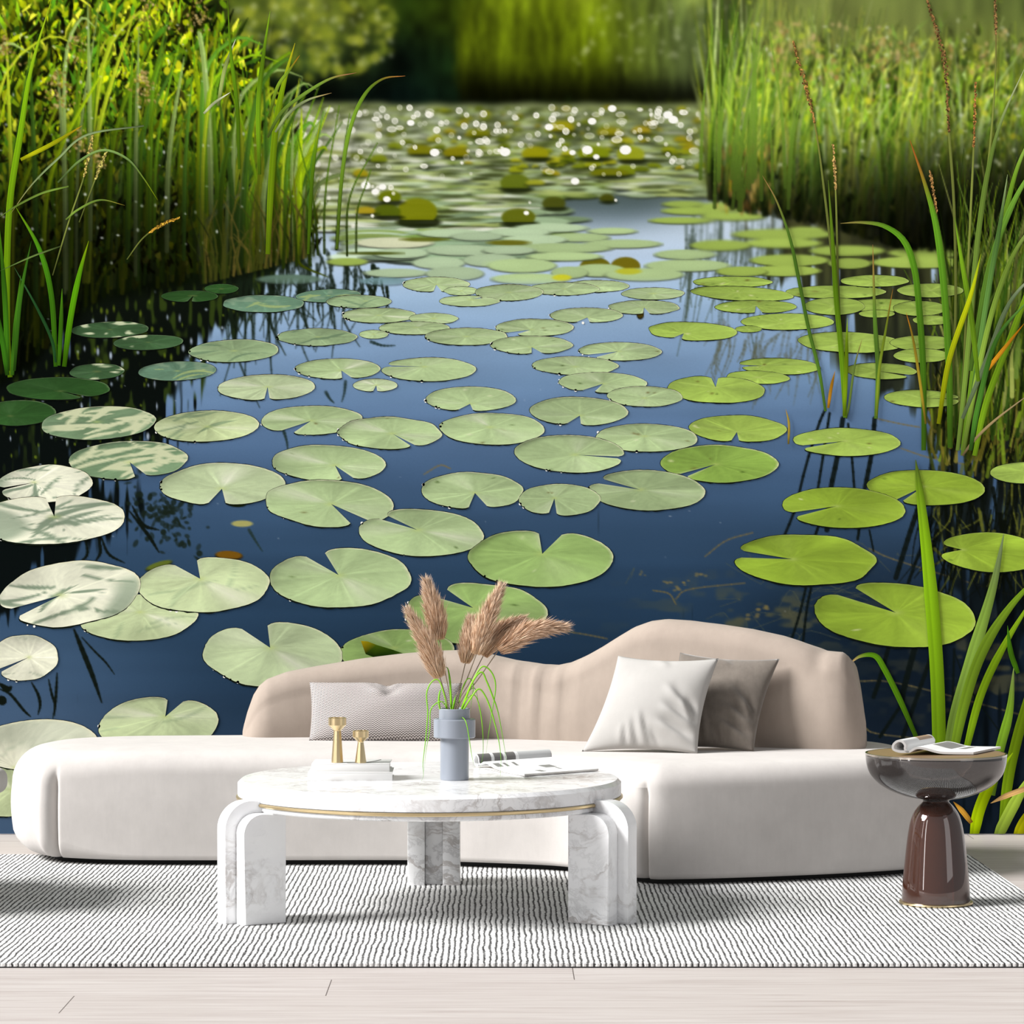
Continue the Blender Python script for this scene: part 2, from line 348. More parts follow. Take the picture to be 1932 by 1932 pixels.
def paint_base():
    R = np.random.default_rng(11)
    # open water
    img = lut(np.broadcast_to(GY, (MH, MW)), [430,500,560,640,720,800,900,1000,1100,1200,1300,1420,1580],
              [(200,216,232),(180,202,226),(158,186,214),(134,163,196),(112,142,176),(92,120,155),(68,94,126),(54,79,107),(45,69,95),(39,62,86),(40,62,86),(47,68,92),(38,58,80)])
    wv = vnoise(MW, MH, 160, 10, 3) - 0.5; wv2 = vnoise(MW, MH, 60, 40, 4) - 0.5
    img *= (1 + 0.07 * wv + 0.06 * wv2)[..., None]
    lft = sstep(500, 0, GX) * sstep(1080, 1250, GY); img += lft[..., None] * c8(24, 26, 30)
    rgt = sstep(1250, 1720, GX) * sstep(900, 1250, GY); img *= (1 - 0.5 * rgt)[..., None]
    # weed under the surface
    wd = vnoise(MW, MH, 28, 10, 21) * 0.6 + vnoise(MW, MH, 9, 5, 22) * 0.4
    m = sstep(0.5, 0.75, wd) * np.exp(-((GX - 1440) / 190) ** 2 - ((GY - 1165) / 62) ** 2) * 0.62
    m = m + sstep(0.52, 0.75, wd) * np.exp(-((GX - 1850) / 150) ** 2 - ((GY - 1270) / 110) ** 2) * 0.5
    img += (c8(112, 104, 62) - img) * np.clip(m, 0, 1)[..., None]
    for k in range(26):
        x, y = R.normal(1430, 130), R.normal(1150, 60); p = catmull([(x, y), (x + R.normal(30, 30), y + R.normal(-8, 18)), (x + R.normal(70, 40), y + R.normal(-12, 24))], 8)
        stroke(img, p, np.full(8, 0.9), np.tile(c8(96, 98, 72), (8, 1)), 0.34)
    for p in ([(1330,1050),(1370,1020),(1420,1005)], [(1275,1130),(1300,1112),(1405,1100)], [(1232,1114),(1262,1120),(1275,1140)], [(1060,1190),(1110,1198),(1145,1205)],
              [(1615,1285),(1700,1290),(1932,1350)], [(1630,1372),(1660,1385),(1800,1400)], [(1640,1035),(1700,1060),(1932,1130)], [(1700,846),(1760,865),(1870,884)], [(1655,790),(1700,800),(1735,806)],
              [(800,895),(830,878),(850,884)]):
        q = catmull(p, 10); stroke(img, q, np.full(10, 1.5), np.tile(c8(120, 106, 66), (10, 1)), 0.6)
    for (x, y, s) in ((1288,1098,5),(1262,1098,6),(1282,1110,7),(1322,1086,7),(1425,1158,9),(1440,1148,8),(1210,1083,4),(1500,1040,3)):
        for k in range(5): ell(img, x + R.normal(0, s), y + R.normal(0, s * .6), s * .5, s * .3, c8(150, 128, 70), 0.5, 1.2)
    # mirrored reeds on the left: dark with gaps of sky
    gaps = vnoise(MW, MH, 3.2, 34, 31) * 0.55 + vnoise(MW, MH, 9, 16, 32) * 0.25 + vnoise(MW, MH, 26, 50, 33) * 0.2
    bl = np.interp(GY[:, 0], [430,500,560,640,700,760,840,900,950,1000,1050,1100,1180,1240], [640,590,520,430,400,370,330,230,270,250,180,90,60,-60])[:, None]
    d = sstep(110, -150, GX - bl) * sstep(440, 500, GY) * sstep(1250, 1120, GY)
    d = d * (0.93 + 0.07 * sstep(900, 600, GY))
    a = sstep(0.08, -0.10, gaps - d * 0.86)
    dk = lut(np.broadcast_to(GY, (MH, MW)), [450, 650, 1000], [(14,20,8), (7,11,6), (10,15,14)])
    dk += (sstep(0.62, 0.8, vnoise(MW, MH, 4, 14, 35))[..., None] * c8(34, 44, 8)) * sstep(1000, 700, GY)[..., None]
    img += (dk - img) * (a * 0.97)[..., None]
    sp = R.random((220, 2))
    for x, y in sp:
        X, Y = x * 480, 540 + y * 360
        if X < np.interp(Y, [540, 900], [520, 250]): ell(img, X, Y, R.uniform(1.2, 2.6), R.uniform(2, 7), c8(190, 205, 225) if R.random() < .5 else c8(110, 130, 30), 0.75, 1.0)
    for k in range(90):
        x = R.uniform(430, 730); y0 = R.uniform(470, 560); L = R.uniform(60, 240) * (1 - (x - 430) / 480)
        p = catmull([(x, y0), (x + R.normal(0, 9), y0 + L * .5), (x + R.normal(0, 18), y0 + L)], 8)
        stroke(img, p, np.linspace(R.uniform(1.2, 4.2), 0.8, 8), np.tile(c8(22, 32, 20), (8, 1)), R.uniform(.6, .95), 1.3)
    for p in ([(615,740),(622,752),(630,760)],[(652,720),(650,740),(645,758)],[(535,812),(541,832),(543,850)],[(700,645),(722,652),(745,652)],[(470,1000),(482,1020),(495,1040)]):
        q = catmull(p, 8); stroke(img, q, np.linspace(3, 1, 8), np.tile(c8(36, 52, 50), (8, 1)), .8, 1.4)
    for k in range(120):
        t = R.random(); x = 250 + 110 * t + R.normal(0, 16); y = 950 + 95 * t * R.random() + R.normal(0, 22)
        ell(img, x, y, R.uniform(2, 6), R.uniform(2, 8), c8(24, 34, 26), R.uniform(.5, .95), 1.2, R.uniform(0, 3))
    for p, w in (([(140,1188),(155,1225),(175,1275),(192,1325)],4.5),([(155,1203),(180,1230),(200,1250),(216,1272)],1.6),([(60,1288),(72,1310),(76,1330),(72,1348)],2.6),([(92,1282),(98,1310),(104,1330),(100,1355)],2.2),
                 ([(108,1270),(106,1310),(103,1350)],2.4),([(0,1300),(20,1310),(45,1340),(58,1352)],2.4),([(0,1290),(14,1300),(22,1296)],5),([(0,1318),(8,1325)],8),([(245,965),(280,1010),(300,1042)],3),([(250,955),(270,990),(300,1000)],3),
                 ([(190,1010),(205,1045),(235,1062)],2.2),([(185,1010),(190,1040),(180,1060)],2.6),([(160,1010),(165,1045),(150,1062)],2.4)):
        q = catmull(p, 10); stroke(img, q, w * np.sin(np.linspace(.35, 2.9, 10)) + .3, np.tile(c8(16, 22, 16), (10, 1)), .95, 1.2)
    # mirrored reeds on the right
    br = np.interp(GY[:, 0], [370,420,480,560,640,720,790,860,950,1050,1200,1400,1580], [1370,1440,1430,1500,1560,1640,1720,1735,1745,1755,1790,1820,1800])[:, None]
    gp = vnoise(MW, MH, 4.2, 46, 41) * 0.6 + vnoise(MW, MH, 14, 40, 42) * 0.4
    dr = sstep(-110, 120, GX - br) * sstep(375, 420, GY) * (1 - 0.55 * sstep(1080, 1300, GY))
    a = sstep(0.10, -0.10, gp - dr * 0.80)
    dk = lut(np.broadcast_to(GY, (MH, MW)), [400, 560, 760, 900, 1100, 1500], [(44,44,18),(40,42,20),(36,40,26),(18,22,18),(14,20,22),(12,20,26)])
    dk = dk * (0.6 + 0.9 * vnoise(MW, MH, 5, 40, 43))[..., None]
    img += (dk - img) * (a * 0.93)[..., None]
    for k in range(60):
        x = R.uniform(1290, 1480); y0 = R.uniform(395, 470); L = R.uniform(60, 230)
        p = catmull([(x, y0), (x + R.normal(-4, 5), y0 + L * .5), (x + R.normal(-14, 12), y0 + L)], 7)
        stroke(img, p, np.linspace(R.uniform(1.5, 4), .8, 7), np.tile(c8(70, 84, 70), (7, 1)), R.uniform(.25, .6), 2)
    for k in range(46):
        x = R.uniform(1340, 1560); y0 = R.uniform(600, 680); L = R.uniform(30, 110)
        p = catmull([(x, y0), (x + R.normal(-6, 6), y0 + L * .5), (x + R.normal(-12, 12), y0 + L)], 6)
        stroke(img, p, np.linspace(R.uniform(1.5, 4), .8, 6), np.tile(c8(92, 96, 78), (6, 1)), R.uniform(.25, .6), 2)
    for p, w in (([(1556,775),(1545,800),(1520,880),(1500,960),(1480,1010)],3.4),([(1565,780),(1556,840),(1545,910),(1538,950)],3.2),([(1590,790),(1580,860),(1566,930),(1560,1000)],6),([(1600,800),(1606,850),(1612,925)],3),
                 ([(1650,790),(1645,850),(1632,920)],5.5),([(1735,950),(1715,1010),(1690,1090)],6),([(1765,970),(1735,1040),(1710,1110)],4),([(1545,990),(1538,1010)],3),([(1520,1110),(1508,1160),(1492,1210)],3),([(1530,1110),(1522,1150),(1515,1210)],3),
                 ([(1676,1222),(1660,1280),(1648,1315)],5),([(1725,1225),(1705,1300),(1700,1330)],7),([(1760,1230),(1735,1300),(1700,1400)],5),([(1800,1230),(1830,1300),(1900,1400)],1.6),([(1800,1225),(1797,1330),(1795,1400)],3),([(1700,1330),(1670,1375),(1660,1390)],4),
                 ([(1622,990),(1618,1018)],3),([(1640,1000),(1648,1040)],2)):
        q = catmull(p, 10); stroke(img, q, np.full(10, w * .8), np.tile(c8(17, 24, 22), (10, 1)), .92, 1.2)
    for k in range(150):
        x = R.uniform(1735, 2000); y0 = R.uniform(860, 1060); L = R.uniform(40, 160)
        p = catmull([(x, y0), (x + R.normal(-6, 8), y0 + L * .5), (x + R.normal(-12, 18), y0 + L)], 7)
        c = c8(12, 16, 10) if R.random() < .7 else c8(96, 100, 36)
        stroke(img, p, np.linspace(R.uniform(1.2, 4), .8, 7), np.tile(c, (7, 1)), R.uniform(.5, .9), 1.2)
    near = img
    # ------------------------------------------------ carpet of pads far out, then the far bank
    far = img.copy()
    bank = sstep(440, 200, GY)[..., None] * np.ones((1, MW, 1), np.float32)
    far += (lut(np.broadcast_to(GY, (MH, MW)), [200, 300, 360, 470], [(120,130,84),(84,94,66),(74,88,84),(120,142,160)]) - far) * (sstep(480, 380, GY) * sstep(1500, 1200, GX + (GY - 380) * 1.2))[..., None]
    items = []
    for k in range(1500):
        y = 196 + 290 * R.random() ** 0.8; x = R.uniform(520, 1480)
        if y > 370 and x > 1010 + (R.random() - .5) * 120: continue
        if y > 430 and x < 680: continue
        items.append((y, x))
    items.sort()
    slv = []
    for y, x in items:
        t = (y - 196) / 300; a = (13 + 56 * t) * R.uniform(.65, 1.25); b = max(1.6, a * R.uniform(.10, .17) * (1.1 - .25 * t))
        gl = np.clip((800 - x) / 180, 0, 1) * (y > 212)
        col = c8(*(np.array((166, 184, 136)) + R.normal(0, 10) + gl * np.array((52, 36, 56)) + np.array((-6, 6, 14)) * np.clip((y - 330) / 120, 0, 1)))
        col = col * R.uniform(.72, 1.12)
        if R.random() < .18: col = col * c8(205, 215, 130)
        ell(far, x, y + b * .55, a, b, col * .26, .85, 1.0)
        ell(far, x, y, a, b, col, .95, 1.0)
    for k in range(1500):                                           # slivers of shade and of sky light between the far pads
        y = 203 + 230 * R.random() ** 1.3; x = R.uniform(560, 1420)
        if y > 370 and x > 1000: continue
        t = (y - 200) / 230; a = R.uniform(6, 16) * (1 + 2 * t); u = R.random()
        c = c8(54, 62, 26) if u < .42 else (c8(228, 232, 214) if u < .42 + .3 * (1.3 - (x - 560) / 900) else c8(176, 190, 110))
        ell(far, x, y, a, R.uniform(.9, 1.9) * (1 + t), c, R.uniform(.4, .9), .8)
    for k in range(150):                                            # leaves standing up from the water, lit through
        y = R.uniform(203, 330); x = R.normal(1060, 190)
        if not 640 < x < 1400: continue
        a = R.uniform(5, 15) * (0.6 + (y - 200) / 200); b = a * R.uniform(.35, .6)
        col = c8(*R.choice([(150,158,24),(172,172,30),(120,134,18),(96,110,14),(160,146,20)]))
        ell(far, x, y + b * .35, a * 1.05, b * .55, c8(38, 46, 10), .8, 1.2); ell(far, x, y, a, b * 1.2, col, .92, 1.2, R.normal(0, .12), cut=lambda X, Y, b=b: (Y < b * .35).astype(np.float32))
    ups = [(787,400,38,26,(122,128,14)),(735,372,22,13,(104,116,12)),(730,400,26,14,(84,98,14)),(690,398,18,8,(170,150,30)),(978,410,32,17,(96,104,18)),(972,345,28,17,(98,112,24)),(1145,375,14,9,(70,74,14)),(1045,384,22,13,(74,80,20)),
           (1010,290,26,14,(150,148,14)),(1120,290,30,14,(126,140,16)),(1190,292,26,16,(152,160,30)),(1150,327,36,9,(112,116,14)),(1010,345,18,6,(156,160,40)),(860,288,24,11,(130,124,12)),(793,284,24,11,(122,122,16)),(905,252,20,9,(120,124,14)),(1060,240,24,12,(158,152,16)),(1150,250,24,10,(146,140,20)),(1210,247,18,9,(170,150,28)),(1123,503,29,17,(104,98,14)),(1180,503,28,18,(112,102,14))]
    for x, y, a, b, c in ups:
        ell(far, x + 3, y + b * .75, a * 1.12, b * .42, c8(24, 30, 8), .9, 1.5)
        ell(far, x, y, a, b, c8(*c), .97, 1.2, cut=lambda X, Y, b=b: (Y < b * .55).astype(np.float32))
    for cx, cy, a, b, k in sorted(FAR_PADS, key=lambda q: q[1]):
        c = c8(*FARCOL[k]) * R.uniform(.94, 1.05)
        ell(far, cx, cy + 2.2, a, b, c * .28, .85, 1.0); ell(far, cx, cy, a, b, c, 1, 1.0)
        ell(far, cx + R.normal(0, a * .2), cy - b * .2, a * .6, b * .5, c * 1.05, .6, 3)
    for (x, y, a, b, c) in ((1060,524,18,6,(206,204,40)),(1186,512,24,6,(186,188,50)),(700,478,60,3,(70,80,20)),(800,452,44,4,(96,104,30)),(960,458,40,5,(104,104,24)),(1208,590,7,10,(70,60,14))):
        ell(far, x, y, a, b, c8(*c), .95, 1.2)
    # far bank
    bk = np.zeros_like(img)
    top = lut(np.broadcast_to(GX, (MH, MW)), [380,460,600,700,760,860,930,1000,1100,1200,1300,1450,1650,1932], [(70,92,26),(92,110,38),(112,124,50),(90,106,30),(40,60,14),(64,84,14),(122,142,24),(130,150,28),(128,142,36),(122,142,64),(140,156,72),(136,150,60),(120,136,54),(104,124,50)])
    mid = lut(np.broadcast_to(GX, (MH, MW)), [380,500,600,700,760,850,930,1000,1100,1200,1300,1450], [(20,34,12),(28,44,18),(44,58,26),(30,44,20),(16,32,18),(24,44,16),(60,88,16),(74,104,18),(66,94,26),(74,100,46),(92,118,52),(90,116,36)])
    low = lut(np.broadcast_to(GX, (MH, MW)), [380,600,760,900,1000,1100,1180,1230,1350], [(6,10,5),(8,14,8),(8,20,16),(14,28,12),(30,48,10),(20,32,8),(24,34,8),(52,66,10),(70,76,18)])
    v = np.broadcast_to(GY, (MH, MW))[..., None]
    t1 = sstep(20, 115, v); t2 = sstep(105, 188, v)
    bk = (top * (1 - t1) + mid * t1) * (1 - t2) + low * t2
    cl = vnoise(MW, MH, 22, 26, 51) * .6 + vnoise(MW, MH, 7, 12, 52) * .4
    bk *= (0.25 + 1.35 * cl)[..., None]
    for k in range(1500):
        x = R.uniform(870, 1420); y1 = R.uniform(120, 200); y0 = y1 - R.uniform(50, 190)
        f = R.uniform(.22, 1.1); g = np.clip((x - 1130) / 160, 0, 1)
        c0 = (c8(136, 160, 20) * (1 - g) + c8(142, 166, 86) * g) * f
        p = catmull([(x, y1), (x + R.normal(0, 6), (y0 + y1) / 2), (x + R.normal(4, 16), y0)], 6)
        cc = np.array([c0 * (0.12 + .9 * sstep(190, 60 + 50 * math.exp(-((x - 1010) / 90) ** 2) + 60 * (x > 1180), q[1])) for q in p])
        stroke(bk, p, np.linspace(R.uniform(2, 4), 1, 6), cc, .55, 1.5)
    bk *= (.55 + .72 * vnoise(MW, MH, 46, 70, 57))[..., None]
    bk = gauss(bk, 3.6)
    for k in range(300):
        x = R.uniform(430, 745); y = R.uniform(0, 150)
        if (x - 590) ** 2 / 160 ** 2 + (y - 40) ** 2 / 110 ** 2 > 1.05: continue
        ell(bk, x, y, R.uniform(5, 13), R.uniform(5, 12), c8(*R.choice([(150,160,40),(120,136,40),(170,176,60),(96,112,30)])), R.uniform(.2, .6), 2.4)
    for k in range(130):
        x = R.uniform(440, 740) if k < 60 else R.uniform(1080, 1420); y = R.uniform(8, 120)
        ell(bk, x, y, *(2 * [R.uniform(3, 6.5)]), c8(206, 212, 170), R.uniform(.15, .5), 1.2, ring=.4)
    bmask = sstep(206, 190, GY + 6 * vnoise(MW, MH, 18, 30, 53))
    far += (bk - far) * bmask[..., None]
    f1 = gauss(far, 3.4); f2 = gauss(far, 1.9); f3 = gauss(far, 1.0)
    wy = np.broadcast_to(GY, (MH, MW))[..., None]
    far = f1 * sstep(330, 230, wy) + (1 - sstep(330, 230, wy)) * (f2 * sstep(450, 370, wy) + (1 - sstep(450, 370, wy)) * f3)
    wm = (1 - sstep(520, 560, GY))[..., None]
    img = far * wm + near * (1 - wm)
    for k in range(250):                                            # out of focus glints
        y = 203 + abs(R.normal(0, 75)); x = R.uniform(560, 1420)
        if y > 330 and R.random() < .55: x = R.uniform(560, 760)
        if y > 520: continue
        r = np.interp(y, [200, 330, 480], [6.2, 5.0, 2.8]) * R.uniform(.55, 1.15)
        al = R.uniform(.25, 1.0)
        ell(img, x, y, r * R.choice([1, 1, 1, 1.6]), r, c8(252, 250, 236), al, 1.0, ring=.3 if r > 4 else 0)
    for x, y, r in ((1180,283,11),(1108,283,10),(953,287,10),(820,288,9),(690,350,9),(722,353,7),(708,362,7),(730,376,7),(1085,342,8),(1155,205,8),(1260,217,9),(1117,229,8),(1036,240,8),(1080,288,6),(1125,296,6),(993,402,5),(775,232,7),(1270,226,9)):
        ell(img, x, y, r, r * .8, c8(255, 254, 246), 1, 1.1)
    # ------------------------------------------------ right bank
    rb = img.copy()
    bx = np.interp(GY[:, 0], [-40,100,200,300,400,430], [1500,1420,1345,1320,1335,1400])[:, None]
    yb = np.interp(GX[0], [1300,1400,1500,1560,1700,2012], [350,385,405,420,470,480])[None, :]
    msk = sstep(-30, 40, GX - bx) * sstep(16, -16, GY - yb)
    mass = lut(np.broadcast_to(GY, (MH, MW)), [0,60,140,220,300,360,410,470], [(112,128,58),(120,134,56),(108,128,34),(84,110,22),(60,84,16),(48,58,16),(34,38,14),(18,22,10)])
    mass = mass * (0.30 + 1.15 * (vnoise(MW, MH, 9, 26, 61) * .5 + vnoise(MW, MH, 44, 56, 62) * .5))[..., None]
    mass *= (1 - .55 * sstep(1560, 1800, GX) * sstep(230, 400, GY))[..., None]
    rb += (mass - rb) * msk[..., None]
    def lightR(x, y): return (0.20 + 1.0 * sstep(430, 190, y)) * (1 - .5 * sstep(1560, 1780, x) * sstep(180, 380, y))
    for k in range(2300):
        x = 1335 + 680 * R.random() ** .85; yb_ = np.interp(x, [1300,1400,1560,1700,2012], [360,400,425,470,480]) - R.random() * 60
        y0 = yb_ - R.uniform(60, 390)
        c0 = c8(*R.choice([(150,168,36),(112,146,30),(96,130,36),(176,180,56),(136,150,76),(170,186,120),(50,80,18),(24,44,10),(40,60,14)])) * R.uniform(.5, 1.3)
        ln = R.normal(8, 34)
        p = catmull([(x, yb_), (x + ln * .3, (y0 + yb_) / 2), (x + ln, y0)], 7)
        cc = np.array([c0 * lightR(q[0], q[1]) for q in p])
        stroke(rb, p, np.linspace(R.uniform(1.6, 5.0), .9, 7), cc, R.uniform(.6, .97), 1.2)
    for k in range(1100):
        X = R.uniform(1370, 2000); Y = R.uniform(60, 420)
        if X < np.interp(Y, [60, 200, 400], [1450, 1360, 1350]) or Y > np.interp(X, [1350, 1500, 1700, 2000], [370, 400, 460, 480]): continue
        an = R.normal(-1.4, .5); l = R.uniform(10, 40); f = lightR(X, Y) * R.choice([.15, .3, .55, .9, 1.15, 1.35])
        c = c8(*R.choice([(170,184,40),(140,168,34),(110,146,30),(90,130,40),(188,190,80),(150,172,100)])) * f
        q = np.array([(X, Y), (X + l * .5 * math.cos(an) + R.normal(0, 2), Y + l * .5 * math.sin(an)), (X + l * math.cos(an), Y + l * math.sin(an))])
        stroke(rb, q, np.array([.7, 1, .2]) * R.uniform(1.6, 4.2), np.stack([c * .8, c, c * 1.1]), .7, 1.4)
    for k in range(500):
        x = 1345 + 660 * R.random(); y1 = np.interp(x, [1300,1400,1560,1700,2012], [360,400,425,470,480]) - R.uniform(0, 160); H = R.uniform(80, 260); ln = R.normal(14, 36)
        c0 = c8(*R.choice([(164,186,60),(120,156,40),(150,170,110),(176,186,80),(90,130,40)])) * R.uniform(.6, 1.2)
        p = catmull([(x, y1), (x + ln * .25, y1 - H * .5), (x + ln, y1 - H)], 7)
        stroke(rb, p, np.linspace(R.uniform(1.4, 3.6), .8, 7), np.array([c0 * lightR(*q) for q in p]), .8, 1.3)
    for k in range(250):
        x = R.uniform(1390, 2000); y = R.normal(200, 85)
        if not -30 < y < 380: continue
        ell(rb, x, y, R.uniform(2, 6), R.uniform(2, 8), c8(*R.choice([(150,168,30),(172,170,44),(118,140,30),(60,84,14),(34,52,10)])) * lightR(x, y) * 1.05, R.uniform(.4, .9), 1.4, R.uniform(-.8, .8))
    hz = sstep(190, 40, GY) * sstep(1360, 1460, GX) * .55
    hc = lut(np.broadcast_to(GX, (MH, MW)), [1350, 1500, 1700, 1932], [(140,156,76),(138,146,78),(124,134,72),(104,118,60)]) * (.62 + .7 * (vnoise(MW, MH, 16, 30, 63) * .5 + vnoise(MW, MH, 50, 40, 64) * .5))[..., None]
    rb += (hc - rb) * hz[..., None]
    for k in range(700):
        x = R.uniform(1440, 1990); y = 40 + (x - 1440) * .04 + abs(R.normal(0, 60))
        if vn(x, y) < .5: continue
        ell(rb, x, y, R.uniform(2, 5), R.uniform(2.5, 6), c8(*R.choice([(190,160,96),(200,176,120),(168,132,70),(176,168,90)])), R.uniform(.25, .75), 1.6)
    for k in range(60):
        ell(rb, R.uniform(1350, 1460), R.uniform(280, 400), R.uniform(2, 4.5), R.uniform(4, 14), c8(*R.choice([(136,104,50),(96,70,30),(180,150,80),(160,150,30)])), R.uniform(.4, .8), 1.5)
    for k in range(70):
        ell(rb, R.uniform(1340, 1930), R.uniform(20, 330), R.uniform(2, 5), R.uniform(2, 5), c8(220, 224, 196), R.uniform(.3, .7), 1.2)
    rb = gauss(rb, 2.1)
    sel = sstep(1290, 1330, GX) * sstep(500, 470, GY)
    img = img + (rb - img) * sel[..., None]
    for k in range(20):                                            # taller blades before the far bank
        x = R.uniform(1310, 1500); y1 = R.uniform(330, 400); y0 = y1 - R.uniform(120, 320); ln = R.normal(26, 30)
        p = catmull([(x, y1), (x + ln * .25, (y0 + y1) / 2), (x + ln, y0)], 8)
        stroke(img, p, np.linspace(3.6, .8, 8), np.array([c8(120, 158, 50) * (.5 + .5 * sstep(400, 200, q[1])) for q in p]), .85, 1.8)
    # ------------------------------------------------ left bank of reeds and leafy weeds
    yb = np.interp(GX[0], [-80,0,60,130,200,300,420,520,600,640], [730,720,690,600,560,545,520,500,480,470])
    xr = np.interp(GY[:, 0], [-40,20,100,200,300,400,480,520], [330,370,430,500,545,560,590,600])[:, None]
    msk = sstep(30, -40, GX - xr) * sstep(24, -8, GY - yb[None, :])
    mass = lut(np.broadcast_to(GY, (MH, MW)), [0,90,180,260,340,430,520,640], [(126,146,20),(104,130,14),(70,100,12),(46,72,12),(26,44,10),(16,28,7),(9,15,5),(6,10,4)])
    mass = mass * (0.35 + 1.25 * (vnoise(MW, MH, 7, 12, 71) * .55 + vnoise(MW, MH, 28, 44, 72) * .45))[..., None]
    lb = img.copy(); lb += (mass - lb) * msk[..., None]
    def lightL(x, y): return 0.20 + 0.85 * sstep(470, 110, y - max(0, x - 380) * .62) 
    for k in range(1500):
        x = -60 + 640 * R.random(); ybx = np.interp(x, [-80,0,60,130,200,300,420,520,600], [730,720,690,600,560,545,520,500,475]); dpt = R.random()
        y1 = ybx - dpt * 190 * np.clip((560 - x) / 300, .12, 1); H = R.uniform(90, 330) * (1 - .25 * dpt)
        if x > 430: H = min(H, R.uniform(120, 330))
        y0 = y1 - H; ln = R.normal(14, 34)
        lim = np.interp(y0, [-40,20,100,200,300,400,520], [380,420,500,580,600,620,640])
        c0 = c8(*R.choice([(150,178,20),(116,156,18),(86,136,22),(170,186,30),(70,116,24),(104,140,50)])) * R.uniform(.55, 1.15)
        if x + ln > lim: continue
        p = catmull([(x, y1), (x + ln * .2, y1 - H * .5), (x + ln, y0)], 7)
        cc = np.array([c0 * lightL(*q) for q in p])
        if k % 2 == 0 or x > 440: stroke(lb, p, np.array([1, 1, .95, .85, .65, .4, .15]) * R.uniform(1.5, 4.6) + .3, cc, R.uniform(.55, .97), 1.1)
        for _ in range(3):                                          # leaves at all angles
            X = R.uniform(-50, 600); Y = R.uniform(-20, 520)
            if X > np.interp(Y, [-20, 60, 150, 300, 500], [360, 420, 490, 560, 600]) + R.normal(0, 12): continue
            if Y > np.interp(X, [0, 100, 300, 600], [640, 600, 530, 480]): continue
            an = R.normal(-1.45, .55); l = R.uniform(12, 46) * (1.25 - Y / 900); f = lightL(X, Y) * R.choice([.12, .2, .35, .6, .9, 1.15, 1.4])
            c = c8(*R.choice([(176,190,16),(140,172,20),(110,150,20),(90,136,24),(196,200,50),(70,120,24)])) * f
            q = np.array([(X, Y), (X + l * .5 * math.cos(an) + R.normal(0, 2), Y + l * .5 * math.sin(an)), (X + l * math.cos(an), Y + l * math.sin(an))])
            stroke(lb, q, np.array([.7, 1, .2]) * R.uniform(2, 5.2), np.stack([c * .8, c, c * 1.1]), .93, 1.0)
        if k % 2 == 0:
            u = R.random(); X = R.uniform(-40, 470); Y = 330 * u ** 1.1 + R.normal(0, 20)
            if X < np.interp(Y, [0, 100, 300], [420, 440, 480]):
                c = c8(*R.choice([(178,190,16),(150,172,20),(196,196,30),(100,138,16),(44,72,10),(20,36,8)])) * min(1.1, lightL(X, Y) * 1.15)
                ell(lb, X, Y, R.uniform(2, 6.5), R.uniform(3, 11), c, R.uniform(.5, .95), 1.1, R.uniform(-.9, .9))
    for k in range(125):                                           # long arching blades at the front of the bank
        x = R.uniform(-60, 430) if k < 40 else R.uniform(370, 580); ybx = np.interp(x, [-80,0,60,130,200,300,420,520,600], [720,710,680,590,550,535,510,490,470]) - R.uniform(0, 120) * (x < 400)
        top_ = np.interp(x, [0, 200, 380, 480, 575], [-20, 0, 30, 90, 200]) + abs(R.normal(0, 110)); H = ybx - top_; ln = R.normal(34, 40); be = R.uniform(-.02, .3) * H * (R.random() < .4)
        if x + ln + be > np.interp(top_, [0, 100, 200, 300, 400], [470, 560, 640, 660, 640]): continue
        c0 = c8(*R.choice([(158,190,20),(130,172,22),(104,150,26),(176,196,40),(150,176,96),(90,140,40)])) * R.uniform(.65, 1.1)
        p = catmull([(x, ybx), (x + ln * .12, ybx - H * .45), (x + ln * .5, ybx - H * .85), (x + ln + be * .5, ybx - H), (x + ln + be, ybx - H * .97)] if be > 8 else [(x, ybx), (x + ln * .15, ybx - H * .5), (x + ln, ybx - H)], 14)
        cc = np.array([c0 * (.1 + .9 * lightL(*q)) for q in p]); w = R.uniform(2.2, 5.2)
        stroke(lb, p, w * np.array([.8, .95, 1, 1, 1, 1, .98, .94, .88, .78, .66, .5, .32, .1]) + .25, cc, .95, 1.0)
        stroke(lb, p + np.array([w * .4, 0]), w * .3 * np.array([.8, .95, 1, 1, 1, 1, .98, .94, .88, .78, .66, .5, .32, .1]), np.clip(cc * 1.35, 0, 1), .6, 1.0)
    for k in range(120):
        X = R.uniform(0, 560); Y = R.uniform(20, 500)
        if X > np.interp(Y, [0, 100, 300, 500], [380, 440, 560, 600]): continue
        ell(lb, X, Y, R.uniform(1.2, 3.2), R.uniform(1.2, 3.4), c8(226, 232, 226), R.uniform(.3, .85), 1.0)
    for k in range(70):
        x = R.uniform(380, 600); y1 = np.interp(x, [380, 600], [535, 480]); H = R.uniform(60, 170)
        p = catmull([(x, y1), (x + R.normal(0, 6), y1 - H * .5), (x + R.normal(0, 22), y1 - H)], 6)
        stroke(lb, p, np.linspace(2.2, .8, 6), np.tile(c8(*R.choice([(60,64,20),(96,84,36),(44,56,14),(20,26,10)])), (6, 1)), .8, 1.2)
    for (hx, hy, n, s) in ((110,170,80,20),(150,265,46,12),(186,300,36,10),(272,165,90,18),(375,30,60,18),(10,95,50,16),(280,20,50,20),(142,95,40,14)):
        for k in range(n):
            t = R.random(); ell(lb, hx + R.normal(0, s * (.3 + t * .6)), hy + (t - .5) * s * 3.6, R.uniform(1, 2.8), R.uniform(1.2, 3.4), c8(*R.choice([(190,160,96),(150,124,60),(206,182,124),(110,100,40)])), .85, 1.0, R.uniform(-1, 1))
    lb = gauss(lb, 1.0)
    img += (lb - img) * (sstep(700, 660, GX) * sstep(780, 740, GY))[..., None]
